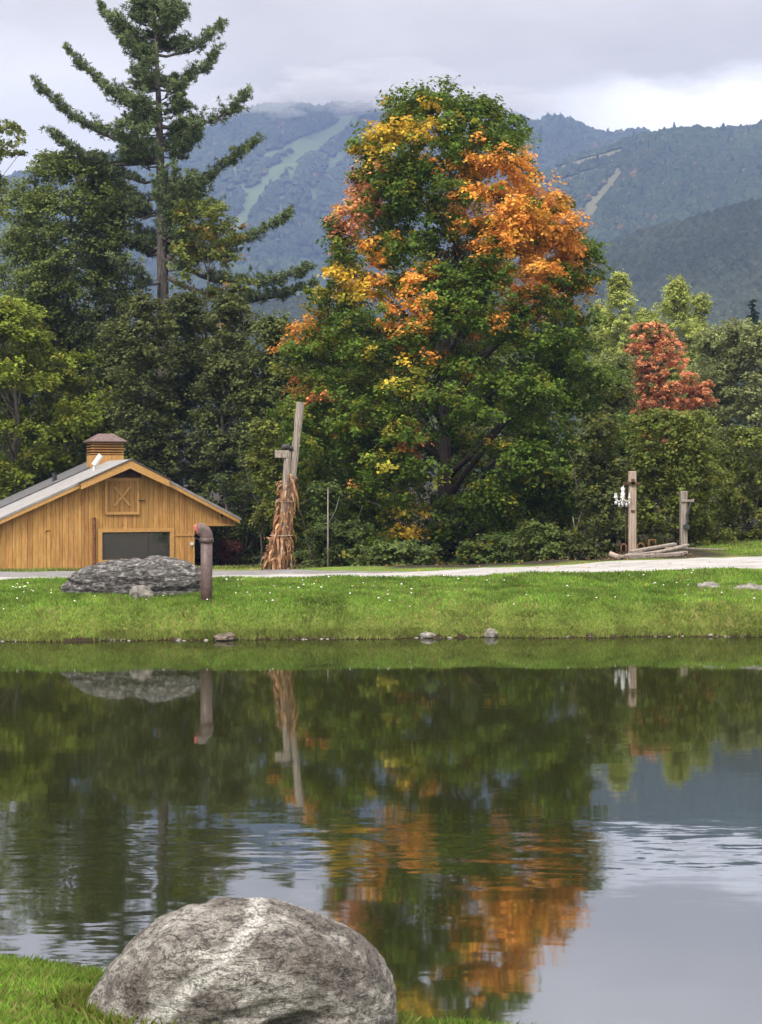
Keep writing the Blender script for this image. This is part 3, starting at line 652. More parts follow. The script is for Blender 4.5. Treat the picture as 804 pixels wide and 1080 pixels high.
for px, D, top, hw, lab, k in HS:
    rr = random.Random(k)
    tree('hemlock_tree', lab, 'tree', px, D, [(top, px - 9, px + 12), (top + 18, px - hw * 0.6, px + hw * 0.6), (top + 50, px - hw * 0.9, px + hw), (top + 110, px - hw, px + hw), (top + 180, px - hw * 1.05, px + hw * 1.05), (top + 250, px - hw, px + hw), (592, px - hw, px + hw)],
         K=150, tufts=11, lp=22, leaf=0.17, clump=1.0, base=[(0.060, 0.080, 0.032), (0.052, 0.074, 0.030), (0.064, 0.086, 0.036), (0.070, 0.098, 0.034), (0.052, 0.075, 0.028), (0.06, 0.085, 0.03)][k], seed=20 + k, trunk_r=0.17, bark=BARKPALE,
         droop=0.55, flat=0.45, nlimb=30, trunk_top=0.9, lumpy=0.35, inner=0.25, fleck=((0.10, 0.12, 0.035), 0.06), multi=2 if k in (1, 2) else 1)  # pale stems show between the sprays
# lower story
LOW = [('shrub', 'dense dark thicket between the barn and the corn draped post', 250, 80, [(470, 225, 275), (510, 212, 300), (550, 208, 305), (604, 208, 305)], (0.038, 0.060, 0.022), 60, 0),
       ('shrub', 'small maroon leaved bush beyond the right end of the barn', 236, 77, [(568, 228, 244), (576, 222, 252), (586, 224, 252), (592, 228, 248)], (0.16, 0.060, 0.045), 12, 1),
       ('shrub', 'yellow flecked sapling thicket behind the top of the corn draped post', 285, 70, [(440, 268, 290), (465, 258, 305), (500, 258, 315), (550, 270, 335), (604, 280, 340)], (0.085, 0.11, 0.028), 60, 2),
       ('shrub', 'dark brush right of the corn draped post', 345, 62, [(505, 335, 352), (540, 318, 380), (575, 312, 392), (606, 312, 396)], (0.045, 0.072, 0.024), 50, 3),
       ('shrub', 'low bright green bush at the path edge under the maple', 420, 57, [(568, 395, 445), (582, 372, 462), (604, 365, 468)], (0.055, 0.088, 0.030), 36, 4),
       ('shrub', 'loose green bush at the foot of the maple on its right side', 575, 60, [(548, 560, 600), (565, 540, 612), (602, 530, 618)], (0.055, 0.085, 0.026), 36, 5),
       ('shrub', 'dark scrub in the gap between the maple and the taller right post', 632, 60.5, [(440, 615, 655), (480, 600, 668), (530, 598, 672), (592, 596, 676)], (0.045, 0.062, 0.024), 56, 6),
       ('shrub', 'big rounded green bush behind the two right posts', 712, 62.5, [(428, 690, 740), (450, 668, 762), (490, 655, 772), (540, 655, 775), (584, 655, 770)], (0.075, 0.105, 0.026), 120, 7),
       ('shrub', 'wide green bush at the right edge behind the lawn', 795, 67, [(444, 770, 820), (470, 752, 850), (520, 745, 860), (582, 742, 860)], (0.075, 0.105, 0.026), 100, 8),
       ('shrub', 'leafy bush filling the space under the right side of the maple', 520, 66, [(560, 500, 545), (580, 480, 560), (606, 470, 565)], (0.05, 0.085, 0.026), 30, 9)]
for nm, lab, px, D, sil, base, K, k in LOW:
    tree(nm, lab, 'shrub', px, D, sil, K=K, tufts=10, lp=20, leaf=0.13, clump=0.62 if k not in (7, 8) else 0.75, base=base, seed=40 + k, trunk_r=0.06, nlimb=18, trunk_top=0.75, inner=0.3, fleck=((0.17, 0.17, 0.03), 0.05), multi=3, lumpy=0.3)
# beyond the maple and to the right
BK = [('poplar_tree', 'pale green pointed poplar rising just right of the maple crown', 652, 122, [(292, 649, 657), (308, 642, 666), (340, 630, 678), (390, 622, 686), (540, 622, 686)], (0.235, 0.30, 0.095), 170),
      ('poplar_tree', 'tallest pale green poplar behind the red maple', 712, 124, [(296, 708, 717), (315, 700, 730), (345, 690, 742), (400, 690, 742), (540, 690, 742)], (0.235, 0.30, 0.095), 190),
      ('poplar_tree', 'shorter pale poplar between the two tall ones', 684, 128, [(312, 680, 689), (332, 672, 698), (400, 664, 706), (540, 664, 706)], (0.21, 0.27, 0.09), 160),
      ('poplar_tree', 'pale green poplar on the right of the tallest one', 738, 126, [(314, 734, 743), (335, 728, 750), (370, 720, 760), (420, 716, 764), (540, 716, 764)], (0.21, 0.27, 0.09), 160),
      ('poplar_tree', 'pale poplar partly tucked behind the right edge of the maple', 632, 126, [(322, 627, 636), (345, 618, 648), (400, 612, 654), (540, 612, 654)], (0.185, 0.24, 0.08), 130),
      ('maple_tree', 'small coral red maple beyond the right posts', 694, 106, [(338, 674, 692), (352, 656, 712), (380, 650, 730), (412, 654, 746), (440, 656, 746), (480, 670, 725)], (0.60, 0.26, 0.125), 170),
      ('ash_tree', 'grey green tree at the right edge behind the wide bush', 790, 112, [(335, 775, 812), (352, 752, 840), (380, 742, 850), (430, 738, 860), (560, 740, 860)], (0.125, 0.16, 0.08), 200),
      ('ash_tree', 'muted green tree between the poplars and the right edge', 752, 116, [(345, 742, 764), (365, 730, 778), (410, 722, 785), (560, 720, 785)], (0.135, 0.175, 0.08), 140),
      ('ash_tree', 'dull green tree hidden low behind the right flank of the maple', 640, 100, [(370, 625, 655), (400, 610, 672), (450, 600, 680), (570, 600, 680)], (0.09, 0.12, 0.04), 110),
      ('ash_tree', 'dark woodland tree behind the left half of the maple', 390, 100, [(330, 375, 420), (370, 340, 440), (450, 330, 450), (570, 330, 450)], (0.06, 0.09, 0.03), 190),
      ('ash_tree', 'dark woodland tree behind the right half of the maple', 520, 100, [(330, 500, 540), (370, 460, 570), (450, 450, 590), (570, 450, 590)], (0.06, 0.09, 0.03), 190),
      ('ash_tree', 'dark tree behind the left edge of the barn roof', 45, 108, [(330, 10, 80), (380, -10, 110), (450, -20, 130), (560, -20, 130)], (0.042, 0.066, 0.026), 90)]
for k, (nm, lab, px, D, sil, base, K) in enumerate(BK):
    pop = nm == 'poplar_tree'
    tree(nm, lab, 'tree', px, D, sil, K=K, tufts=11, lp=34, leaf=0.135 if pop or 'coral' in lab else 0.17, clump=0.8 if pop else 0.62 if 'coral' in lab else 1.25, base=base, seed=60 + k, trunk_r=0.2, nlimb=22, bark=BARKPALE if pop else BARK, flat=1.2 if pop else 0.55, lumpy=0.35,
         fleck=((0.16, 0.17, 0.05), 0.16) if 'coral' in lab else ((0.16, 0.17, 0.045), 0.06))
# evergreens on the right behind everything
def conifer(px, D, top, hw, lab, seed):
    rng = np.random.default_rng(seed); X0 = PX(px, D); z0 = float(G(X0, D)); root = empty('spruce_tree', (X0, D, z0), lab, 'tree')
    H = PZ(top, D) - z0; R = hw * D / F; mb = MB(); mb.tube([(0, 0, -0.3), (0, 0, H * 0.5), (0, 0, H)], [0.3, 0.18, 0.02], 7)
    nb = 150; P, A = [], []
    for i in range(nb):
        t = rng.random() ** 0.75; z = H * (1 - t * 0.93); L = R * (0.06 + t ** 0.8) * rng.uniform(0.7, 1.1); a = rng.uniform(0, 2 * pi); d = np.array([cos(a), sin(a), -0.22])
        e = np.array([0, 0, z]) + d * L; mb.tube([(0, 0, z), tuple(e)], [0.03, 0.01], 4)
        m = int(30 + L * 60); u = rng.random(m) ** 0.7
        pp = np.array([0, 0, z]) + d * (L * u)[:, None] + rng.normal(size=(m, 3)) * np.array([0.22, 0.22, 0.1]) * (0.4 + L * 0.25)
        P.append(pp); A.append(np.tile(d, (m, 1)) + rng.normal(size=(m, 3)) * 0.5)
    P, A = np.concatenate(P), np.concatenate(A); n = len(P)
    leaves('needles', P, rng.normal(size=(n, 3)) * 0.5 + np.array([0, 0, 1]), rng.uniform(0.2, 0.42, n), np.array([0.030, 0.055, 0.030]) * rng.uniform(0.6, 1.4, (n, 1)), NEEDLE, root, rng, aspect=0.35, along=A)
    mb.build('trunk', BARK, root)
conifer(794, 160, 306, 26, 'dark pointed evergreen above the grey green tree at the right edge', 81)
conifer(822, 150, 312, 30, 'dark evergreen crossing the right edge of the picture', 82)
conifer(128, 120, 300, 30, 'dark evergreen between the rounded green tree and the pine trunk', 84)
# thin bare stems standing in the undergrowth
def stem(px, py0, py1, D, lab, r=0.035, lean=0, m=BARKPALE):
    X0 = PX(px, D); z0 = float(G(X0, D)); mb = MB(); z1 = PZ(py1, D) - z0
    mb.tube([(0, 0, -0.2), (lean * 0.4, 0.02, z1 * 0.5), (lean, 0, z1)], [r * 1.3, r, r * 0.5], 6)
    if z1 > 3: mb.tube([(lean * 0.5, 0, z1 * 0.6), (lean * 0.5 + 0.3, 0.05, z1 * 0.75), (lean * 0.5 + 0.45, 0, z1 * 0.9)], [r * 0.5, r * 0.35, 0.008], 5)
    o = mb.build('bare_stem', m, None, smooth=True); o.location = (X0, D, z0); tag(o, lab, 'sapling', 'bare stems in the undergrowth')
stem(346, 600, 514, 60, 'thin pale upright stem right of the corn draped post')
stem(600, 600, 520, 61, 'leaning dark stem in the gap right of the maple', 0.06, 0.8, BARK)
stem(612, 600, 545, 62, 'crooked bare stem at the right foot of the maple', 0.035, -0.3)

# ------------------------------------------------------------------ barn
def barn():
    bq = radians(20); O = np.array([-12.0, 72.0, 0.0]); u = np.array([cos(bq), sin(bq), 0]); n = np.array([-sin(bq), cos(bq), 0]); z = np.array([0, 0, 1.0])
    gz = float(G(-12, 72)) - 0.1; root = empty('barn', (O[0], O[1], gz), 'low ochre wooden barn with vertical boards, a wide window and a louvred roof cupola', 'barn')
    R = np.array([0, 0, -gz])                                       # children are placed relative to the root: subtract its location
    def P(t, d, h): return u * t + n * d + z * h - np.array([0, 0, gz])
    ax = (u, n, z); zr = 4.95
    def roofz(t): return zr + (0.455 * t if t < 0 else -0.52 * t)
    rng = random.Random(3)
    wt0, wt1, wb, wh = -1.23, 1.99, 0.30, 1.60                       # window opening
    mb = MB(); t = -7.0
    while t < 5.22:
        w = rng.choice((0.19, 0.24, 0.24, 0.29, 0.15)); t1 = min(t + w, 5.22)
        if t < 3.2 < t1: t1 = 3.2
        if t < wt0 < t1: t1 = wt0
        if t < wt1 < t1: t1 = wt1
        bot = gz - 0.1 if t1 <= 3.21 else 1.93
        segs = [(bot, None)]
        if wt0 - 1e-6 <= t and t1 <= wt1 + 1e-6: segs = [(bot, wb), (wh, None)]
        off = rng.uniform(0, 0.012); k = rng.uniform(0.84, 1.13); c = (k, k * rng.uniform(0.94, 1.05), k * 0.95)
        for a0, a1 in segs:
            top0 = roofz(t) - 0.05 if a1 is None else a1; top1 = roofz(t1 - 0.012) - 0.05 if a1 is None else a1
            if t < 0 < t1: top0 = top1 = min(top0, top1)
            mb.prism([(t, a0), (t1 - 0.014, a0), (t1 - 0.014, top1), (t, top0)], -n, 0.03, P(0, off, 0), (u, z), c)
        t = t1
    wall = mb.build('wall', OCHRE, root)
    # backing and the other walls
    mb = MB(); mb.prism([(-6.95, gz), (wt0 - 0.02, gz), (wt0 - 0.02, roofz(wt0) - 0.12), (-6.95, roofz(-6.95) - 0.12)], n, 0.08, P(0, 0.02, 0), (u, z))
    mb.prism([(wt1 + 0.02, gz), (3.18, gz), (3.18, roofz(3.18) - 0.12), (wt1 + 0.02, roofz(wt1) - 0.12)], n, 0.08, P(0, 0.02, 0), (u, z))
    mb.prism([(wt0 - 0.015, wh + 0.02), (wt1 + 0.015, wh + 0.02), (wt1 + 0.015, roofz(wt1) - 0.12), (0, zr - 0.12), (wt0 - 0.015, roofz(wt0) - 0.12)], n, 0.08, P(0, 0.02, 0), (u, z))
    mb.prism([(3.2, 1.95), (5.2, 1.95), (5.2, roofz(5.2) - 0.1), (3.2, roofz(3.2) - 0.12)], n, 0.05, P(0, 0.02, 0), (u, z))
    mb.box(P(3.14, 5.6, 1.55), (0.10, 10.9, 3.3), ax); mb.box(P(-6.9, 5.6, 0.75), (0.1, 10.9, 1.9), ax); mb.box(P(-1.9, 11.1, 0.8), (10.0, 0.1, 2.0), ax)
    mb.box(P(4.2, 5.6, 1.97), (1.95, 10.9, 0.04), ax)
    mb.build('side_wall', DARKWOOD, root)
    # trim band above the window and to the right, corner board
    mb = MB(); mb.box(P(2.62, -0.045, 1.42), (1.1, 0.03, 0.06), ax); mb.box(P(3.15, -0.045, 0.8), (0.10, 0.035, 2.2), ax); mb.box(P(4.2, -0.045, 1.90), (2.1, 0.05, 0.09), ax); mb.build('trim', OCHREDK, root)
    # roof slabs
    def slab(name, m, d0, d1, lift, th, tl=-7.8, trr=5.42, side=None):
        mb = MB()
        for (ta, tb) in ([(tl, 0)] if side == 'l' else [(0, trr)] if side == 'r' else [(tl, 0), (0, trr)]):
            za, zb = roofz(ta) + lift, roofz(tb) + lift
            mb.prism([(ta, za), (tb, zb), (tb, zb + th), (ta, za + th)], n, d1 - d0, P(0, d0, 0), (u, z))
        return mb.build(name, m, root)
    slab('roof', ROOFL, -0.42, 6.0, 0.0, 0.11); r2 = slab('roof', ROOFD, 6.0, 11.6, 0.03, 0.16); r2['label'] = 'dark shingled rear part of the barn roof'
    # rake boards under the roof edge
    mb = MB()
    for ta, tb in ((-7.7, -2.35), (1.82, 5.36)):
        mb = MB()
        mb.prism([(ta, roofz(ta) - 0.19), (tb, roofz(tb) - 0.19), (tb, roofz(tb) - 0.004), (ta, roofz(ta) - 0.004)], n, 0.04, P(0, -0.40, 0), (u, z))
        mb.prism([(ta, roofz(ta) - 0.05), (tb, roofz(tb) - 0.05), (tb, roofz(tb) - 0.006), (ta, roofz(ta) - 0.006)], n, 0.34, P(0, -0.36, 0), (u, z))
        mb.build('rake_board', OCHREDK, root)
    # hood that projects over the hatch
    mb = MB()
    zl = roofz(-2.35) - 0.25; z2 = roofz(1.82) - 0.25
    mb.prism([(-2.35, zl), (-0.05, zr - 0.33), (1.82, z2), (1.82, z2 + 0.31), (0, zr + 0.06), (-2.35, zl + 0.30)], n, 0.06, P(0, -0.80, 0), (u, z))
    mb.prism([(-2.35, zl + 0.22), (0, zr - 0.02), (1.82, z2 + 0.23), (1.82, z2 + 0.28), (0, zr + 0.04), (-2.35, zl + 0.27)], n, 0.36, P(0, -0.74, 0), (u, z))
    mb.build('gable_hood', OCHREDK, root)
    mb = MB(); mb.prism([(-2.4, zl + 0.31), (0, zr + 0.075), (1.87, z2 + 0.33), (1.87, z2 + 0.37), (0, zr + 0.12), (-2.4, zl + 0.35)], n, 0.42, P(0, -0.85, 0), (u, z)); mb.build('hood_roof', ROOFD, root)
    mb = MB(); mb.prism([(-1.1, 4.2), (-1.05, 4.3), (0.0, 4.76), (0.62, 4.44), (0.62, 4.2)], n, 0.02, P(0, -0.07, 0), (u, z)); mb.build('hood_shade', DARKWOOD, root)  # dark triangle on the boards, paints the shade cast by the gable hood
    # hatch with crossed braces
    t0, t1, h0, h1 = -1.12, 0.52, 2.45, 4.15; hc = ((t0 + t1) / 2, (h0 + h1) / 2)
    mb = MB(); k = 7; w = (t1 - t0) / k
    for i in range(k): mb.box(P(t0 + w * (i + 0.5), -0.055, hc[1]), (w - 0.012, 0.03, h1 - h0), ax, (0.8 if i % 2 else 0.74,) * 3)
    hatch = mb.build('hatch', OCHRE, root)
    mb = MB()
    for tt in (t0 + 0.06, t1 - 0.06): mb.box(P(tt, -0.09, hc[1]), (0.12, 0.04, h1 - h0), ax)
    for hh in (h0 + 0.05, h1 - 0.05): mb.box(P(hc[0], -0.093, hh), (t1 - t0, 0.04, 0.12), ax)
    for s in (-1, 1):
        ang = s * math.atan2(0.95, 0.8); a = u * cos(ang) + z * sin(ang); c = -u * sin(ang) + z * cos(ang)
        mb.box(P(hc[0], -0.10 - 0.02 * (s > 0), hc[1]), (1.15, 0.03, 0.10), (a, n, c))
    mb.build('brace', OCHREDK, hatch)
    mb = MB(); mb.box(P(t1 + 0.12, -0.10, 3.1), (0.34, 0.03, 0.05), ax); mb.build('latch', BLACKM, hatch)
    # window
    mb = MB(); mb.box(P((wt0 + wt1) / 2, 0.03, (wb + wh) / 2), (wt1 - wt0, 0.02, wh - wb), ax); pane = MB()
    fr = MB()
    for tt in (wt0 - 0.11, wt1 + 0.11): fr.box(P(tt, -0.06, (wb + wh) / 2), (0.20, 0.06, wh - wb + 0.36), ax)
    fr.box(P((wt0 + wt1) / 2, -0.064, wh + 0.09), (wt1 - wt0 + 0.02, 0.06, 0.16), ax); fr.box(P((wt0 + wt1) / 2, -0.07, wb - 0.06), (wt1 - wt0 + 0.02, 0.1, 0.1), ax)
    win = fr.build('window', OCHREDK, root); mb.build('pane', GLASS, win)
    sh = MB()
    for tt in (wt0 + 0.03, wt1 - 0.03, 0.95): sh.box(P(tt, -0.005, (wb + wh) / 2), (0.045 if tt != 0.95 else 0.02, 0.03, wh - wb), ax)
    sh.box(P((wt0 + wt1) / 2, -0.008, wh - 0.025), (wt1 - wt0, 0.03, 0.05), ax); sh.build('sash', BLACKM, win)
    # small things on the wall
    mb = MB(); mb.tube([P(-1.62, -0.10, 0.1), P(-1.62, -0.10, 2.32)], [0.085, 0.085], 8); mb.build('downpipe', RUST, root)
    mb = MB(); mb.tube([P(-3.75 + 0.17 * cos(a), -0.05, 1.62 + 0.15 * sin(a)) for a in np.linspace(pi, 0, 9)] + [P(-3.58, -0.05, 1.45)], 0.022, 6); mb.build('arched_hook', OCHREDK, root)
    mb = MB(); mb.tube([P(3.05, -0.12, 1.02), P(3.05, -0.06, 1.02)], [0.09, 0.07], 10); mb.build('wall_lamp', WHITEM, root)
    mb = MB(); mb.tube([P(4.55, -0.055, 2.36), P(4.55, -0.03, 2.36)], [0.07, 0.07], 10); mb.build('vent_hole', BLACKM, root)
    # cupola
    cc = P(0, 6.4, 0); w = 1.62
    mb = MB(); mb.box(cc + z * 5.0, (w, w, 0.7), ax); mb.box(cc + z * 5.6, (w - 0.25, w - 0.25, 0.8), ax, (0.35, 0.3, 0.3)); cup = mb.build('cupola', OCHRE, root)
    mb = MB()
    for i in range(5):
        h = 5.43 + i * 0.135
        for s, a, c in ((-1, n, u), (1, n, u), (-1, u, n), (1, u, n)):
            tl = radians(18); aa = a * cos(tl) * s - z * sin(tl); bb = a * s * sin(tl) + z * cos(tl)
            mb.box(cc + a * s * (w / 2 - 0.05) + z * h, (w, 0.15, 0.022), (c, aa, bb))
    mb.build('louvre', OCHRE, cup)
    mb = MB(); e = w / 2 + 0.16; q = 0.35; vs = [cc + u * a * e + n * c * e + z * 6.02 for a, c in ((-1, -1), (1, -1), (1, 1), (-1, 1))] + [cc + u * a * e + n * c * e + z * 6.07 for a, c in ((-1, -1), (1, -1), (1, 1), (-1, 1))] + [cc + u * a * q + n * c * q + z * 6.46 for a, c in ((-1, -1), (1, -1), (1, 1), (-1, 1))]
    mb.add(vs, [(3, 2, 1, 0), (8, 9, 10, 11)] + [(i, (i + 1) % 4, (i + 1) % 4 + 4, i + 4) for i in range(4)] + [(i + 4, (i + 1) % 4 + 4, (i + 1) % 4 + 8, i + 8) for i in range(4)]); mb.build('cupola_cap', CAPM, cup)
    # flues beside the cupola
    base = P(-1.1, 3.2, roofz(-1.1) + 0.05)
    mb = MB(); mb.tube([base, base + z * 0.35 + u * 0.05, base + z * 0.42 + u * 0.08], [0.07, 0.07, 0.07], 10); d = u * 0.35 + z * 0.5; mb.tube([base + z * 0.30 + u * 0.0, base + z * 0.30 + d], [0.14, 0.14], 12); mb.build('roof_vent', WHITEM, root)
    base = P(-2.4, 7.6, roofz(-2.4)); mb = MB(); mb.tube([base, base + z * 0.6], [0.12, 0.12], 10); mb.build('flue', BLACKM, root)
barn()

# ------------------------------------------------------------------ rocks
def rock(name, loc, size, prof, m, seed, rough=0.06, sub=6, strata=0.0, rot=0.0, tilt=20, pw=2.6, total=False, dents=()):
    import bmesh
    bm = bmesh.new(); bmesh.ops.create_icosphere(bm, subdivisions=sub, radius=1); 
    V = np.array([v.co[:] for v in bm.verts]); Fc = np.array([[v.index for v in f.verts] for f in bm.faces]); bm.free()
    r = (np.abs(V) ** pw).sum(1) ** (-1 / pw); V = V * r[:, None]
    pf = np.array(prof); top = np.interp(V[:, 0], pf[:, 0], pf[:, 1])
    if total: top = top / np.maximum((1 - np.minimum(np.abs(V[:, 0]), 0.985) ** pw) ** (1 / pw), 0.1)
    V[:, 2] = np.where(V[:, 2] > 0, V[:, 2] * top, V[:, 2] * 0.6)
    V[:, 1] *= 0.75 + 0.25 * np.sqrt(np.clip(1 - V[:, 0] ** 2, 0, 1))
    V = V * np.array(size) / 2
    s = 2 / max(size); nrm = V / (np.linalg.norm(V, axis=1)[:, None] + 1e-6)
    x, y, z = V[:, 0] * s, V[:, 1] * s, V[:, 2] * s
    d = fbm(x * 1.6, y * 1.6, z * 1.6, 3, seed) * 1.0 + 0.35 * fbm(x * 6, y * 6, z * 6, 4, seed + 3, 0.6)
    ca, sa = cos(radians(tilt)), sin(radians(tilt)); zs = z * ca - x * sa; xs_ = x * ca + z * sa
    d = d + strata * (1 - 2 * np.abs(fbm(xs_ * 2.2, y * 2.2, zs * 11, 4, seed + 8, 0.55)))
    V = V + nrm * (d * rough * max(size) / 2)[:, None]
    for dx, dz, rx_, rz_, dep in dents:
        V[:, 1] += dep * np.exp(-((V[:, 0] - dx + 0.3 * (V[:, 2] - dz)) / rx_) ** 2 - ((V[:, 2] - dz - 0.25 * (V[:, 0] - dx)) / rz_) ** 2) * (V[:, 1] < 0)
    o = mesh_np(name, V, Fc, m, smooth=True); o.location = loc; o.rotation_euler = (0, 0, rot); return o
bx = PX(252, 10.0)
OUT = [(-1, .17), (-.91, .31), (-.82, .49), (-.66, .70), (-.57, .80), (-.35, .94), (-.14, 1.0), (.08, .98), (.25, .94), (.45, .87), (.67, .76), (.8, .65), (.89, .55), (.96, .42), (1, .24)]
big = rock('boulder', (bx, 10.0, 0.13), (2.13, 1.7, 2.10), [(a, .245 + .77 * c) for a, c in OUT], BOULDER, 3, 0.022, 7, 0.6, 0, -26, 3.0, True, [(0.36, 0.50, 0.26, 0.09, 0.22), (0.12, 0.62, 0.3, 0.05, 0.07), (-0.35, 0.45, 0.35, 0.05, 0.06), (0.62, 0.72, 0.16, 0.05, 0.06)])
tag(big, 'large pale grey boulder with a light vein on the near grassy shore', 'boulder')
fx = PX(142, 41.3); fz = float(G(fx, 41.3))
FO = [(-1, .10), (-.93, .38), (-.80, .60), (-.62, .78), (-.4, .90), (-.1, .97), (.2, 1.0), (.5, .97), (.75, .88), (.9, .72), (1, .45)]
fb = rock('boulder', (fx, 41.3, fz - 0.0), (3.75, 1.7, 1.75), FO, SLATE, 8, 0.045, 6, 0.9, 0, -4, 3.2, True)
tag(fb, 'long dark layered boulder on the far bank in front of the barn', 'boulder')
RK = [(149, 40.35, (0.62, 0.4, 0.36), 'small flat tan stone lying against the long dark boulder', 0.10), (518, 39.05, (0.46, 0.34, 0.19), 'round pale stone at the waterline of the far bank right of centre', -0.62),
      (236, 38.25, (0.75, 0.5, 0.15), 'low brown stone at the waterline below the bent pipe', 0.0), (748, 42.4, (0.75, 0.5, 0.20), 'half buried grey stone in the right lawn', 0.0),
      (792, 42.0, (1.15, 0.6, 0.16), 'long flat pale stone in the lawn at the right edge', 0.0), (452, 38.75, (0.40, 0.3, 0.13), 'small pale stone at the waterline left of the round one', 0.0),
      ]
for k, (px, D, sz, lab, dz) in enumerate(RK):
    x = PX(px, D); y = D
    if 'waterline' in lab: y = float(y_far(x)) + 0.10; z = 0.06
    else: z = float(G(x, D)) + 0.02
    o = rock('stone', (x, y, z), (sz[0], sz[1], sz[2] * 1.4), [(-1, 0.5), (-0.5, 0.95), (0.2, 1.0), (0.7, 0.8), (1, 0.4)], BROWNSTONE if 'brown' in lab else STONE, 50 + k, 0.16, 4, 0.5, 0.7 * k, 10, 2.3); tag(o, lab, 'stone')

# ------------------------------------------------------------------ bent standpipe
def standpipe():
    D = 40.0; x = PX(218, D); z0 = float(G(x, D)); s = S(D); root = empty('standpipe', (x, D, z0), 'brown painted pipe standing on the bank, bent over at the top like a cane', 'pipe')
    r = 0.155; top = PZ(552, D) - z0 - r; R = 0.20
    mb = MB(); pts = [(0, 0, -0.3), (0, 0, 0.5), (0, 0, top - R)]; mb.tube(pts, r, 20); mb.build('pipe', PIPE, root, smooth=True)
    mb = MB(); el = [(-R + R * cos(a), 0.0, top - R + R * sin(a)) for a in np.linspace(0, pi * 0.5, 8)]; el.append((-R - 0.02, 0, top)); mb.tube([(0, 0, top - R - 0.10)] + el, r * 1.10, 20); mb.build('elbow', PIPE, root, smooth=True)
    mb = MB(); mb.tube([(0, 0, top - R - 0.14), (0, 0, top - R - 0.02)], r * 1.2, 20); mb.build('collar', PIPE, root, smooth=True)
    mb = MB(); mb.tube([(-R - 0.01, 0, top - 0.01), (-R - 0.08, 0, top - 0.04)], [r * 1.02, r * 0.95], 18)
    mb.build('cap', REDM, root, smooth=True)
    mb = MB(); mb.tube([(-R - 0.10, 0.0, top - 0.10), (-R - 0.13, -0.02, top - 0.2), (-R - 0.03, 0, top - 0.26), (-0.16, 0, top - 0.30)], 0.022, 6); mb.build('chain', BLACKM, root, smooth=True)
standpipe()

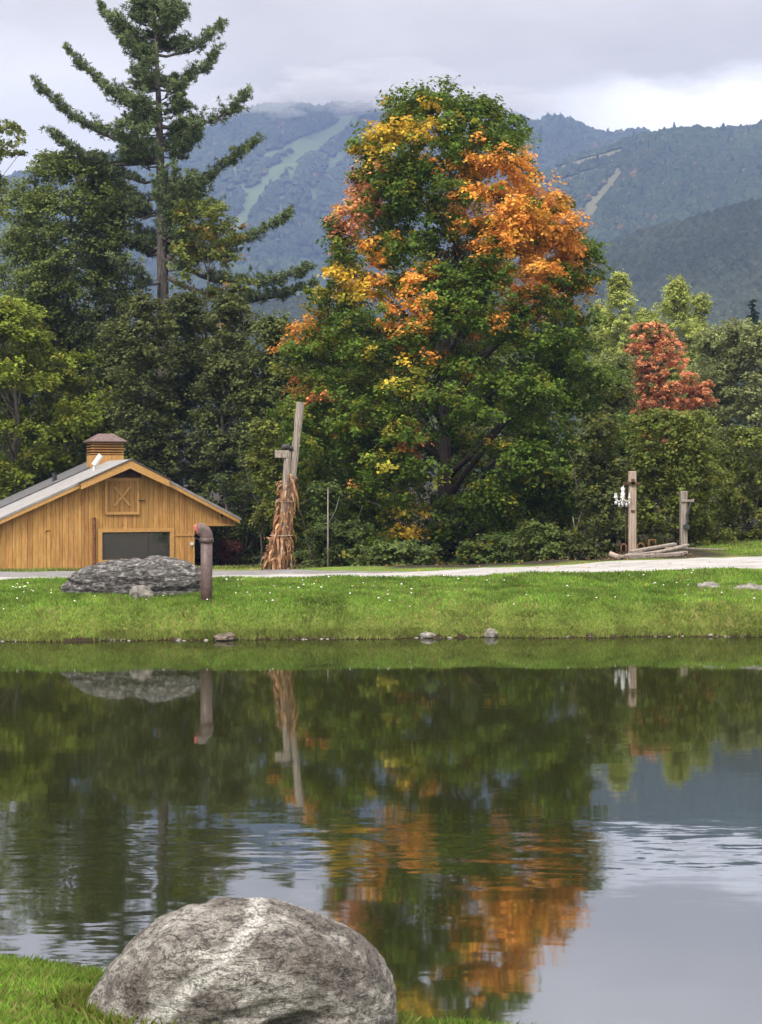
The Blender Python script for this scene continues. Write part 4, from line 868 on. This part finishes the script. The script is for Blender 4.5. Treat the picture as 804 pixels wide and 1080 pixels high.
# ------------------------------------------------------------------ post with corn stalks
def corn_post():
    D = 49.0; x = PX(300, D); z0 = float(G(x, D)); root = empty('rustic_post', (x, D, z0), 'tall weathered double post leaning together beside the road, with a flood lamp box', 'post')
    def q(px, py, dy=0): return np.array([PX(px, D) - x, dy, PZ(py, D) - z0])
    rng = np.random.default_rng(4)
    mb = MB(); pts = [q(298, 603), q(302, 560, 0.02), q(307, 510), q(310, 488), q(314, 455, -0.02), q(315.5, 440), q(317, 424)]
    mb.tube(pts, [0.17, 0.15, 0.135, 0.13, 0.115, 0.14, 0.125], 12); mb.build('pole', WOODGREY, root)
    mb = MB(); mb.tube([q(296, 603, -0.1), q(300, 545, -0.12), q(304, 476, -0.1)], [0.15, 0.13, 0.11], 12); mb.build('pole', WOODGREY, root)
    mb = MB(); mb.tube([q(307, 600, 0.1), q(304, 560, 0.12), q(306, 510, 0.1)], [0.05, 0.05, 0.04], 8); mb.build('pole', WOODGREY, root)
    mb = MB(); mb.box(q(298, 479, -0.12), (0.46, 0.22, 0.24)); bxo = mb.build('lamp_box', WOODGREY, root, bevel=0.01)
    mb = MB(); mb.tube([q(297, 475, -0.12), q(300, 472, -0.14), q(306, 471, -0.12)], [0.05, 0.11, 0.09], 10); mb.tube([q(306, 471, -0.12), q(309, 475, -0.12)], [0.09, 0.05], 8); mb.build('flood_lamp', BLACKM, bxo, smooth=True)
    cb = empty('corn_stalks', (x, D - 0.05, z0), 'bundle of dried brown corn stalks tied around the weathered post', 'corn stalks')
    V, Fc, col = [], [], []
    core = MB()
    for k in range(26):
        a = rng.uniform(0, 2 * pi); r0 = rng.uniform(0.16, 0.50); r1 = rng.uniform(0.10, 0.24); top = rng.uniform(2.0, 3.05)
        c = lambda t: np.array([PX(296, D) - x + (0.33) * t * 0.8, 0, top * t])
        pts = [c(t) + np.array([cos(a) * (r0 * (1 - t) ** 1.5 + r1 * t) - 0.18 * (1 - t) ** 2, sin(a) * (r0 * (1 - t) + r1 * t) * 0.8, 0]) + rng.normal(size=3) * 0.02 for t in np.linspace(0, 1, 7)]
        core.tube(pts, np.linspace(0.022, 0.012, 7), 5, (0.85, 0.8, 0.7))
    for k in range(380):
        t = rng.random() ** 0.9; a = rng.uniform(0, 2 * pi); h = 0.1 + 2.95 * t; w = rng.uniform(0.03, 0.065); L = rng.uniform(0.35, 0.85)
        cxx = PX(296, D) - x + 0.27 * t - 0.12 * (1 - t); r = 0.27 * (1 - t) ** 1.8 + 0.125 + 0.05 * sin(t * 9)
        p = np.array([cxx + cos(a) * r, sin(a) * r * 0.8, h]); out = np.array([cos(a), sin(a), 0]); v = out * rng.uniform(-0.1, 0.6) + np.array([0, 0, rng.uniform(-0.8, 0.9)]); side = np.cross(out, (0, 0, 1)) + rng.normal(size=3) * 0.4; side /= np.linalg.norm(side)
        kk = rng.uniform(0.6, 1.35); n0 = len(V); m = 7
        for i in range(m):
            ww = w * (1 - (i / (m - 1)) ** 2 * 0.92); tw = rng.normal() * 0.35; sd = side * cos(tw * i * 0.5) + out * sin(tw * i * 0.5)
            pz = np.array(p); pz[2] = max(pz[2], 0.02)
            V += [pz - sd * ww, pz + sd * ww]; col += [(kk, kk * 0.97, kk * 0.92)] * 2
            p = p + v * L / m; v = v + np.array([0, 0, -0.28]) + rng.normal(size=3) * 0.08
            if r > 0.1 and np.hypot(p[0] - cxx, p[1]) > r + 0.16: v[:2] *= 0.3
        Fc += [(n0 + 2 * i, n0 + 2 * i + 1, n0 + 2 * i + 3, n0 + 2 * i + 2) for i in range(m - 1)]
    mesh_np('dry_leaves', V, Fc, CORN, cb, col=np.array(col)); core.build('stalk', CORN, cb, smooth=True)['kind'] = 'stuff'
    for hz in (1.1, 2.2):
        mb = MB(); t = hz / 3; mb.tube([(PX(296, D) - x + 0.27 * t - 0.1 * (1 - t) + (0.44 - 0.2 * t) * cos(a), (0.40 - 0.18 * t) * sin(a) * 0.85, hz) for a in np.linspace(0, 2 * pi, 20)], 0.014, 5); mb.build('twine', WOODTAN, cb)
corn_post()

# ------------------------------------------------------------------ posts on the right with the chandelier
DP = 57.0
def P3(px, py, x, z0, dy=0, D=DP): return np.array([PX(px, D) - x, dy, PZ(py, D) - z0])
x1 = PX(667, DP); g1 = float(G(x1, DP))
r1 = empty('wooden_post', (x1, DP, g1), 'taller tan square wooden post with a chandelier hung on its left side', 'post')
mb = MB(); h1 = PZ(497, DP) - g1; mb.box((0, 0, h1 / 2 - 0.2), (0.27, 0.27, h1 + 0.4)); mb.build('post_beam', WOODTAN, r1, bevel=0.02)
mb = MB(); mb.box((-0.03, -0.02, h1 - 0.45), (0.62, 0.34, 0.10)); mb.box((0, -0.15, h1 - 0.42), (0.12, 0.08, 0.26)); mb.tube([(-0.26, -0.05, h1 - 0.5), (-0.26, -0.05, 0.0)], 0.016, 6); mb.build('bracket', DARKWOOD, r1)
mb = MB(); mb.box((0.0, -0.14, h1 * 0.52), (0.14, 0.03, 0.10)); mb.build('nameplate', DARKWOOD, r1)
ch = empty('chandelier', (x1 - 0.36, DP - 0.05, g1 + h1 - 0.5), 'small white crystal chandelier hanging from the taller right post', 'chandelier')
mb = MB(); mb.tube([(0.06, 0, 0.05), (0.0, 0, -0.10)], 0.012, 6); mb.tube([(0, 0, -0.08), (0, 0, -0.16), (0, 0, -0.25), (0, 0, -0.34), (0, 0, -0.55), (0, 0, -0.72)], [0.03, 0.09, 0.05, 0.09, 0.05, 0.02], 10); mb.build('stem', WHITEM, ch, smooth=True)
for k in range(6):
    a = k * pi / 3 + 0.2; c, s_ = cos(a), sin(a); mb = MB()
    mb.tube([(0.04 * c, 0.04 * s_, -0.55), (0.16 * c, 0.16 * s_, -0.64), (0.28 * c, 0.28 * s_, -0.58), (0.31 * c, 0.31 * s_, -0.48)], 0.016, 6); arm = mb.build('arm', WHITEM, ch, smooth=True)
    mb = MB(); mb.tube([(0.31 * c, 0.31 * s_, -0.50), (0.31 * c, 0.31 * s_, -0.46), (0.31 * c, 0.31 * s_, -0.455), (0.31 * c, 0.31 * s_, -0.32)], [0.05, 0.05, 0.025, 0.022], 8); mb.build('candle', WHITEM, arm)
    mb = MB(); mb.tube([(0.30 * c, 0.30 * s_, -0.62), (0.30 * c, 0.30 * s_, -0.68), (0.30 * c, 0.30 * s_, -0.76)], [0.012, 0.035, 0.005], 6); mb.tube([(0.16 * c, 0.16 * s_, -0.68), (0.16 * c, 0.16 * s_, -0.75), (0.16 * c, 0.16 * s_, -0.84)], [0.012, 0.035, 0.005], 6); mb.build('crystal_drop', WHITEM, arm)
x2 = PX(721, 60); g2 = float(G(x2, 60))
r2 = empty('wooden_post', (x2, 60, g2), 'shorter wooden post with a small crossbar and a dark curved brace', 'post')
h2 = PZ(518, 60) - g2; mb = MB(); mb.box((0, 0, h2 / 2 - 0.2), (0.27, 0.27, h2 + 0.4)); mb.build('post_beam', WOODGREY, r2, bevel=0.02)
mb = MB(); mb.box((0.13, -0.02, h2 - 0.38), (0.50, 0.34, 0.09)); mb.box((0.36, -0.02, h2 - 0.38), (0.10, 0.12, 0.14)); mb.build('crossbar', WOODGREY, r2, bevel=0.01)
mb = MB(); mb.tube([(0.26, -0.16, h2 - 0.44), (0.18, -0.18, h2 - 0.7), (0.10, -0.18, h2 - 0.95), (0.14, -0.18, h2 - 1.2), (0.08, -0.18, h2 - 1.32)], [0.03, 0.045, 0.04, 0.05, 0.05], 8)
mb.box((0.08, -0.19, h2 - 1.40), (0.22, 0.16, 0.16)); mb.build('brace', BLACKM, r2, smooth=False)

# planks and logs in the pile between the posts: (px0,py0)-(px1,py1) at distance, width, thickness
PL = [((664, 585), (714, 576), 55.6, 0.30, 0.09, 'broad grey plank on top of the pile, rising to the right'), ((684, 588), (728, 577), 55.2, 0.22, 0.08, 'grey plank at the right end of the pile leaning on the shorter post'),
      ((652, 590), (700, 588), 54.8, 0.24, 0.10, 'long flat board at the bottom front of the pile'), ((690, 589), (726, 585), 54.9, 0.24, 0.10, 'short board at the bottom right of the pile'),
      ((668, 589), (706, 583), 55.0, 0.20, 0.10, 'narrow board in the middle of the pile'), ((660, 589), (690, 581), 55.4, 0.26, 0.08, 'dark split board leaning low against the taller post'), ((676, 591), (722, 588), 54.5, 0.22, 0.12, 'thick dark beam along the front edge of the pile'), ((700, 582), (724, 579), 55.9, 0.30, 0.10, 'short wide board at the back right of the pile'), ((690, 586), (718, 580), 54.9, 0.16, 0.07, 'narrow slat laid across the middle of the pile'), ((722, 578), (769, 584), 57.5, 0.16, 0.06, 'long pale board sloping down onto the lawn right of the pile')]
for a, c, D, w, th, lab in PL:
    if a[0] < 720: a, c = (a[0], a[1] - 3.5), (c[0], c[1] - 2)
    A = np.array([PX(a[0], D), D - 0.25, PZ(a[1], D)]); B_ = np.array([PX(c[0], D), D + 0.35, PZ(c[1], D)])
    A[2] = max(A[2], float(G(A[0], A[1])) + th * 0.6); B_[2] = max(B_[2], float(G(B_[0], B_[1])) + th * 0.6)
    L = np.linalg.norm(B_ - A); e = (B_ - A) / L; f = np.cross((0, 0, 1), e); f /= np.linalg.norm(f); g_ = np.cross(e, f)
    mb = MB(); mb.box((0, 0, 0), (L, w, th), (e, f, g_)); o = mb.build('plank', WOODGREY, None, bevel=0.015); o.location = (A + B_) / 2; tag(o, lab, 'plank', 'boards piled by the right posts')
for a, c, D, r, lab, m in [((643, 584), (657, 590), 55.0, 0.10, 'cut log with a pale orange end at the left of the plank pile', WOODTAN), ((655, 591), (676, 590), 54.6, 0.09, 'dark log lying along the foot of the plank pile', BARK)]:
    A = np.array([PX(a[0], D), D, PZ(a[1], D)]); B_ = np.array([PX(c[0], D), D - 0.2, PZ(c[1], D)]); mb = MB(); M_ = (A + B_) / 2
    mb.tube([A - M_, (B_ - A) * 0.05, B_ - M_], [r, r * 1.05, r * 0.95], 12); o = mb.build('log', m); o.location = M_; tag(o, lab, 'log')
for px, w, h, lab in [(676, 8, 9, 'rusty bent rod loop beside the foot of the taller post'), (688, 7, 12, 'rusty square hoop standing behind the plank pile'), (658, 6, 10, 'rusty curved iron rod left of the taller post')]:
    D = 56.3; s = D / F; x = PX(px, D); z = float(G(x, D)); mb = MB(); ww, hh = w * s, (h + 4) * s
    pts = [(-ww / 2, 0, 0), (-ww / 2.4, 0, hh * 0.9), (0, 0, hh), (ww / 2.4, 0, hh * 0.9), (ww / 2, 0, 0.0)] if 'square' not in lab else [(-ww / 2, 0, 0), (-ww / 2, 0, hh * 0.97), (-ww / 2.3, 0, hh), (ww / 2, 0, hh), (ww / 2, 0, hh * 0.5)]
    mb.tube(pts, 0.028, 6); o = mb.build('iron_hoop', RUST, None, smooth=True); o.location = (x, D, z); tag(o, lab, 'iron rod')

# ------------------------------------------------------------------ grass, flowers, shoreline fringe
def blades(name, X, Y, h, w, base, seed, dry=0.12):
    rng = np.random.default_rng(seed); n = len(X); Z = G(X, Y)
    a = rng.uniform(0, pi, n); lean = rng.normal(size=(n, 2)) * 0.35; hh = h * rng.uniform(0.5, 1.3, n)
    dx, dy = np.cos(a) * w / 2, np.sin(a) * w / 2
    mid = np.stack([X + lean[:, 0] * hh * 0.3, Y + lean[:, 1] * hh * 0.3, Z + hh * 0.6], 1)
    V = np.stack([np.stack([X - dx, Y - dy, Z - 0.01], 1), np.stack([X + dx, Y + dy, Z - 0.01], 1), mid + np.stack([dx, dy, 0 * dx], 1) * 0.7,
                  np.stack([X + lean[:, 0] * hh, Y + lean[:, 1] * hh, Z + hh], 1)], 1).reshape(-1, 3)
    V4 = V.copy()
    Fc = np.arange(n * 4).reshape(n, 4)
    nz = fbm(X * 0.8, Y * 0.8, 0, 4, seed)
    col = np.array(base) * (1 + 0.28 * rng.normal(size=(n, 1))).clip(0.4, 1.9) * (1 + 0.25 * nz[:, None])
    dr = rng.random(n) < dry + 0.25 * np.clip(nz, 0, 1); col[dr] = np.array([0.26, 0.25, 0.085]) * rng.uniform(0.6, 1.1, (dr.sum(), 1))
    tfb = Y - y_far(X); ylw = (np.clip(1.4 - tfb, 0, 1) * (Y > 25) * 0.4 + 0.22 * np.clip(fbm(X * 0.35, Y * 1.4, 0, 3, seed + 9), 0, 1))[:, None]
    col = col * (1 - ylw) + np.array([0.21, 0.25, 0.055]) * ylw * rng.uniform(0.6, 1.2, (n, 1)); col *= (1 + 0.35 * fbm(X * 1.6, Y * 2.2, 0, 3, seed + 4))[:, None]
    o = mesh_np(name, V4, Fc, BLADE, col=np.repeat(np.clip(col, 0.005, 0.8), 4, 0)); return structure(o, 'stuff')
rng = np.random.default_rng(99)
n = 150000; X = rng.uniform(-16, 16, n); Y = y_far(X) + 0.10 + (44.35 - y_far(X)) * rng.random(n) ** 1.1
blades('bank_grass', X, np.minimum(Y, 44.42), 0.085, 0.022, (0.135, 0.245, 0.032), 1)
n = 22000; X = rng.uniform(-16, 16, n); cl_ = fbm(X * 2.5, 0.7, 0, 3, 77); k = cl_ > -0.6 + 0.0 * X; X = X[k]; Y = y_far(X) + 0.0 + 0.3 * rng.random(len(X))
blades('shore_grass', X, Y, 0.10, 0.02, (0.12, 0.17, 0.035), 2, dry=0.35)
n = 26000; X = rng.uniform(5, 19, n); Y = rng.uniform(48.0, 64, n); k = (X > 12.6); X, Y = X[k], Y[k]
blades('lawn_grass', X, Y, 0.09, 0.03, (0.14, 0.23, 0.032), 3)
n = 9000; X = rng.uniform(-16, -2.5, n); Y = rng.uniform(49.6, 52.5, n) 
blades('verge_grass', X, Y, 0.10, 0.03, (0.12, 0.16, 0.035), 4, dry=0.3)
n = 120000; X = rng.uniform(-6.0, 2.6, n); t = rng.random(n) ** 1.3; Y = y_near(X) - 0.02 - 3.6 * t
blades('shore_lawn', X, Y, 0.085, 0.008, (0.14, 0.245, 0.034), 5, dry=0.16)
rngp = np.random.default_rng(8); mbp = MB()
for x in rngp.uniform(-15, 15, 300):
    if fbm(x * 1.2, 3.1, 0, 2, 4) < 0.0: continue
    y = float(y_far(x)) + rngp.uniform(-0.06, 0.10); r = rngp.uniform(0.015, 0.05); k = rngp.uniform(0.5, 1.5); a0 = rngp.uniform(0, 6); z = max(0.0, float(G(x, y)))
    mbp.add([(x, y, z - r)] + [(x + r * 1.4 * cos(a + a0), y + r * sin(a + a0), z + r * rngp.uniform(0, 0.3)) for a in np.arange(6) * pi / 3] + [(x, y, z + r * 0.7)], [(0, (i + 1) % 6 + 1, i + 1) for i in range(6)] + [(7, i + 1, (i + 1) % 6 + 1) for i in range(6)], (k, k, k))
PEB = m_noise('pebbles', (0.10, 0.09, 0.08), (0.30, 0.28, 0.26), (1, 1, 1), 9, attr=True)
structure(mbp.build('shore_pebbles', PEB), 'stuff')
n = 2600; a = rng.uniform(pi * 0.85, pi * 2.25, n); rr_ = 1.0 + np.abs(rng.normal(size=n)) * 0.06; X = bx + 1.05 * rr_ * np.cos(a); Y = 10.0 + 0.80 * rr_ * np.sin(a)
blades('boulder_edge_grass', X, Y, 0.13, 0.008, (0.16, 0.22, 0.035), 6, dry=0.35)
n = 700; X = rngp.normal(3.0, 6.0, n); Y = rngp.uniform(41.5, 60, n); k = (np.abs(X) < 16); X, Y = X[k], Y[k]; n = len(X)
lc = np.array([0.50, 0.24, 0.06]) * rngp.uniform(0.5, 1.1, (n, 1)); o = leaves('fallen_leaves', np.stack([X, Y, G(X, Y) + 0.06], 1), rngp.normal(size=(n, 3)) * 0.25 + np.array([0, 0, 1]), rngp.uniform(0.05, 0.10, n), lc, LEAF, None, rngp); structure(o, 'stuff')
# clover and daisy heads scattered through the far bank
n = 230; X = rng.uniform(-13, 13, n); Y = y_far(X) + 0.9 + 5.2 * rng.random(n) ** 0.9; k = (Y < 44.3) & (fbm(X * 0.7, Y * 0.7, 0, 3, 12) > -0.1); X, Y = X[k], Y[k]
mb = MB()
for x, y in zip(X, Y):
    z = float(G(x, y)) + 0.09; r = random.Random(int(x * 1e4)).uniform(0.012, 0.034); mb.add([(x, y, z - r * .4)] + [(x + r * cos(a), y + r * sin(a), z) for a in np.arange(6) * pi / 3] + [(x, y, z + r * 0.8)], [(0, (i + 1) % 6 + 1, i + 1) for i in range(6)] + [(7, i + 1, (i + 1) % 6 + 1) for i in range(6)])
structure(mb.build('white_flowers', FLOWER), 'stuff')

# ------------------------------------------------------------------ air and low cloud
def vol_mat(name, color, dens):
    m = mat(name); b = NB(m)
    v = b.n('ShaderNodeVolumePrincipled', ins={'Color': color + (1,), 'Density': dens, 'Anisotropy': 0.0}); b.out(None, vol=v.outputs[0]); return m
mb = MB(); mb.box((0, 1730, 395), (9600, 4000, 830)); hz = structure(mb.build('haze', vol_mat('haze_air', (0.27, 0.38, 0.72), 2.5e-4)), 'stuff')

CLOUD = vol_mat('cloud_vapour', (1.0, 1.0, 1.0), 0.007)
def cloud(name, parts_, seed, lab):
    import bmesh
    for q, (px, py, D, rx_, ry_, rz_) in enumerate(parts_):
        bm = bmesh.new(); bmesh.ops.create_icosphere(bm, subdivisions=5, radius=1); V = np.array([v.co[:] for v in bm.verts]); Fc = np.array([[v.index for v in f.verts] for f in bm.faces]); bm.free()
        d = 1 + 0.45 * fbm(V[:, 0] * 1.6 + q, V[:, 1] * 1.6, V[:, 2] * 1.6, 5, seed + q, 0.6)
        V = V * d[:, None] * np.array([rx_, ry_, rz_]); o = mesh_np(name, V, Fc, CLOUD, smooth=True); o.location = (PX(px, D), D, PZ(py, D)); structure(o, 'stuff')
cloud('low_cloud', [(345, 98, 2850, 110, 80, 22), (415, 103, 2800, 110, 80, 20), (265, 106, 2880, 100, 70, 16), (520, 106, 2800, 140, 80, 22), (385, 88, 2900, 180, 90, 28), (372, 116, 2780, 34, 40, 8), (300, 118, 2800, 40, 40, 7)], 5, '')
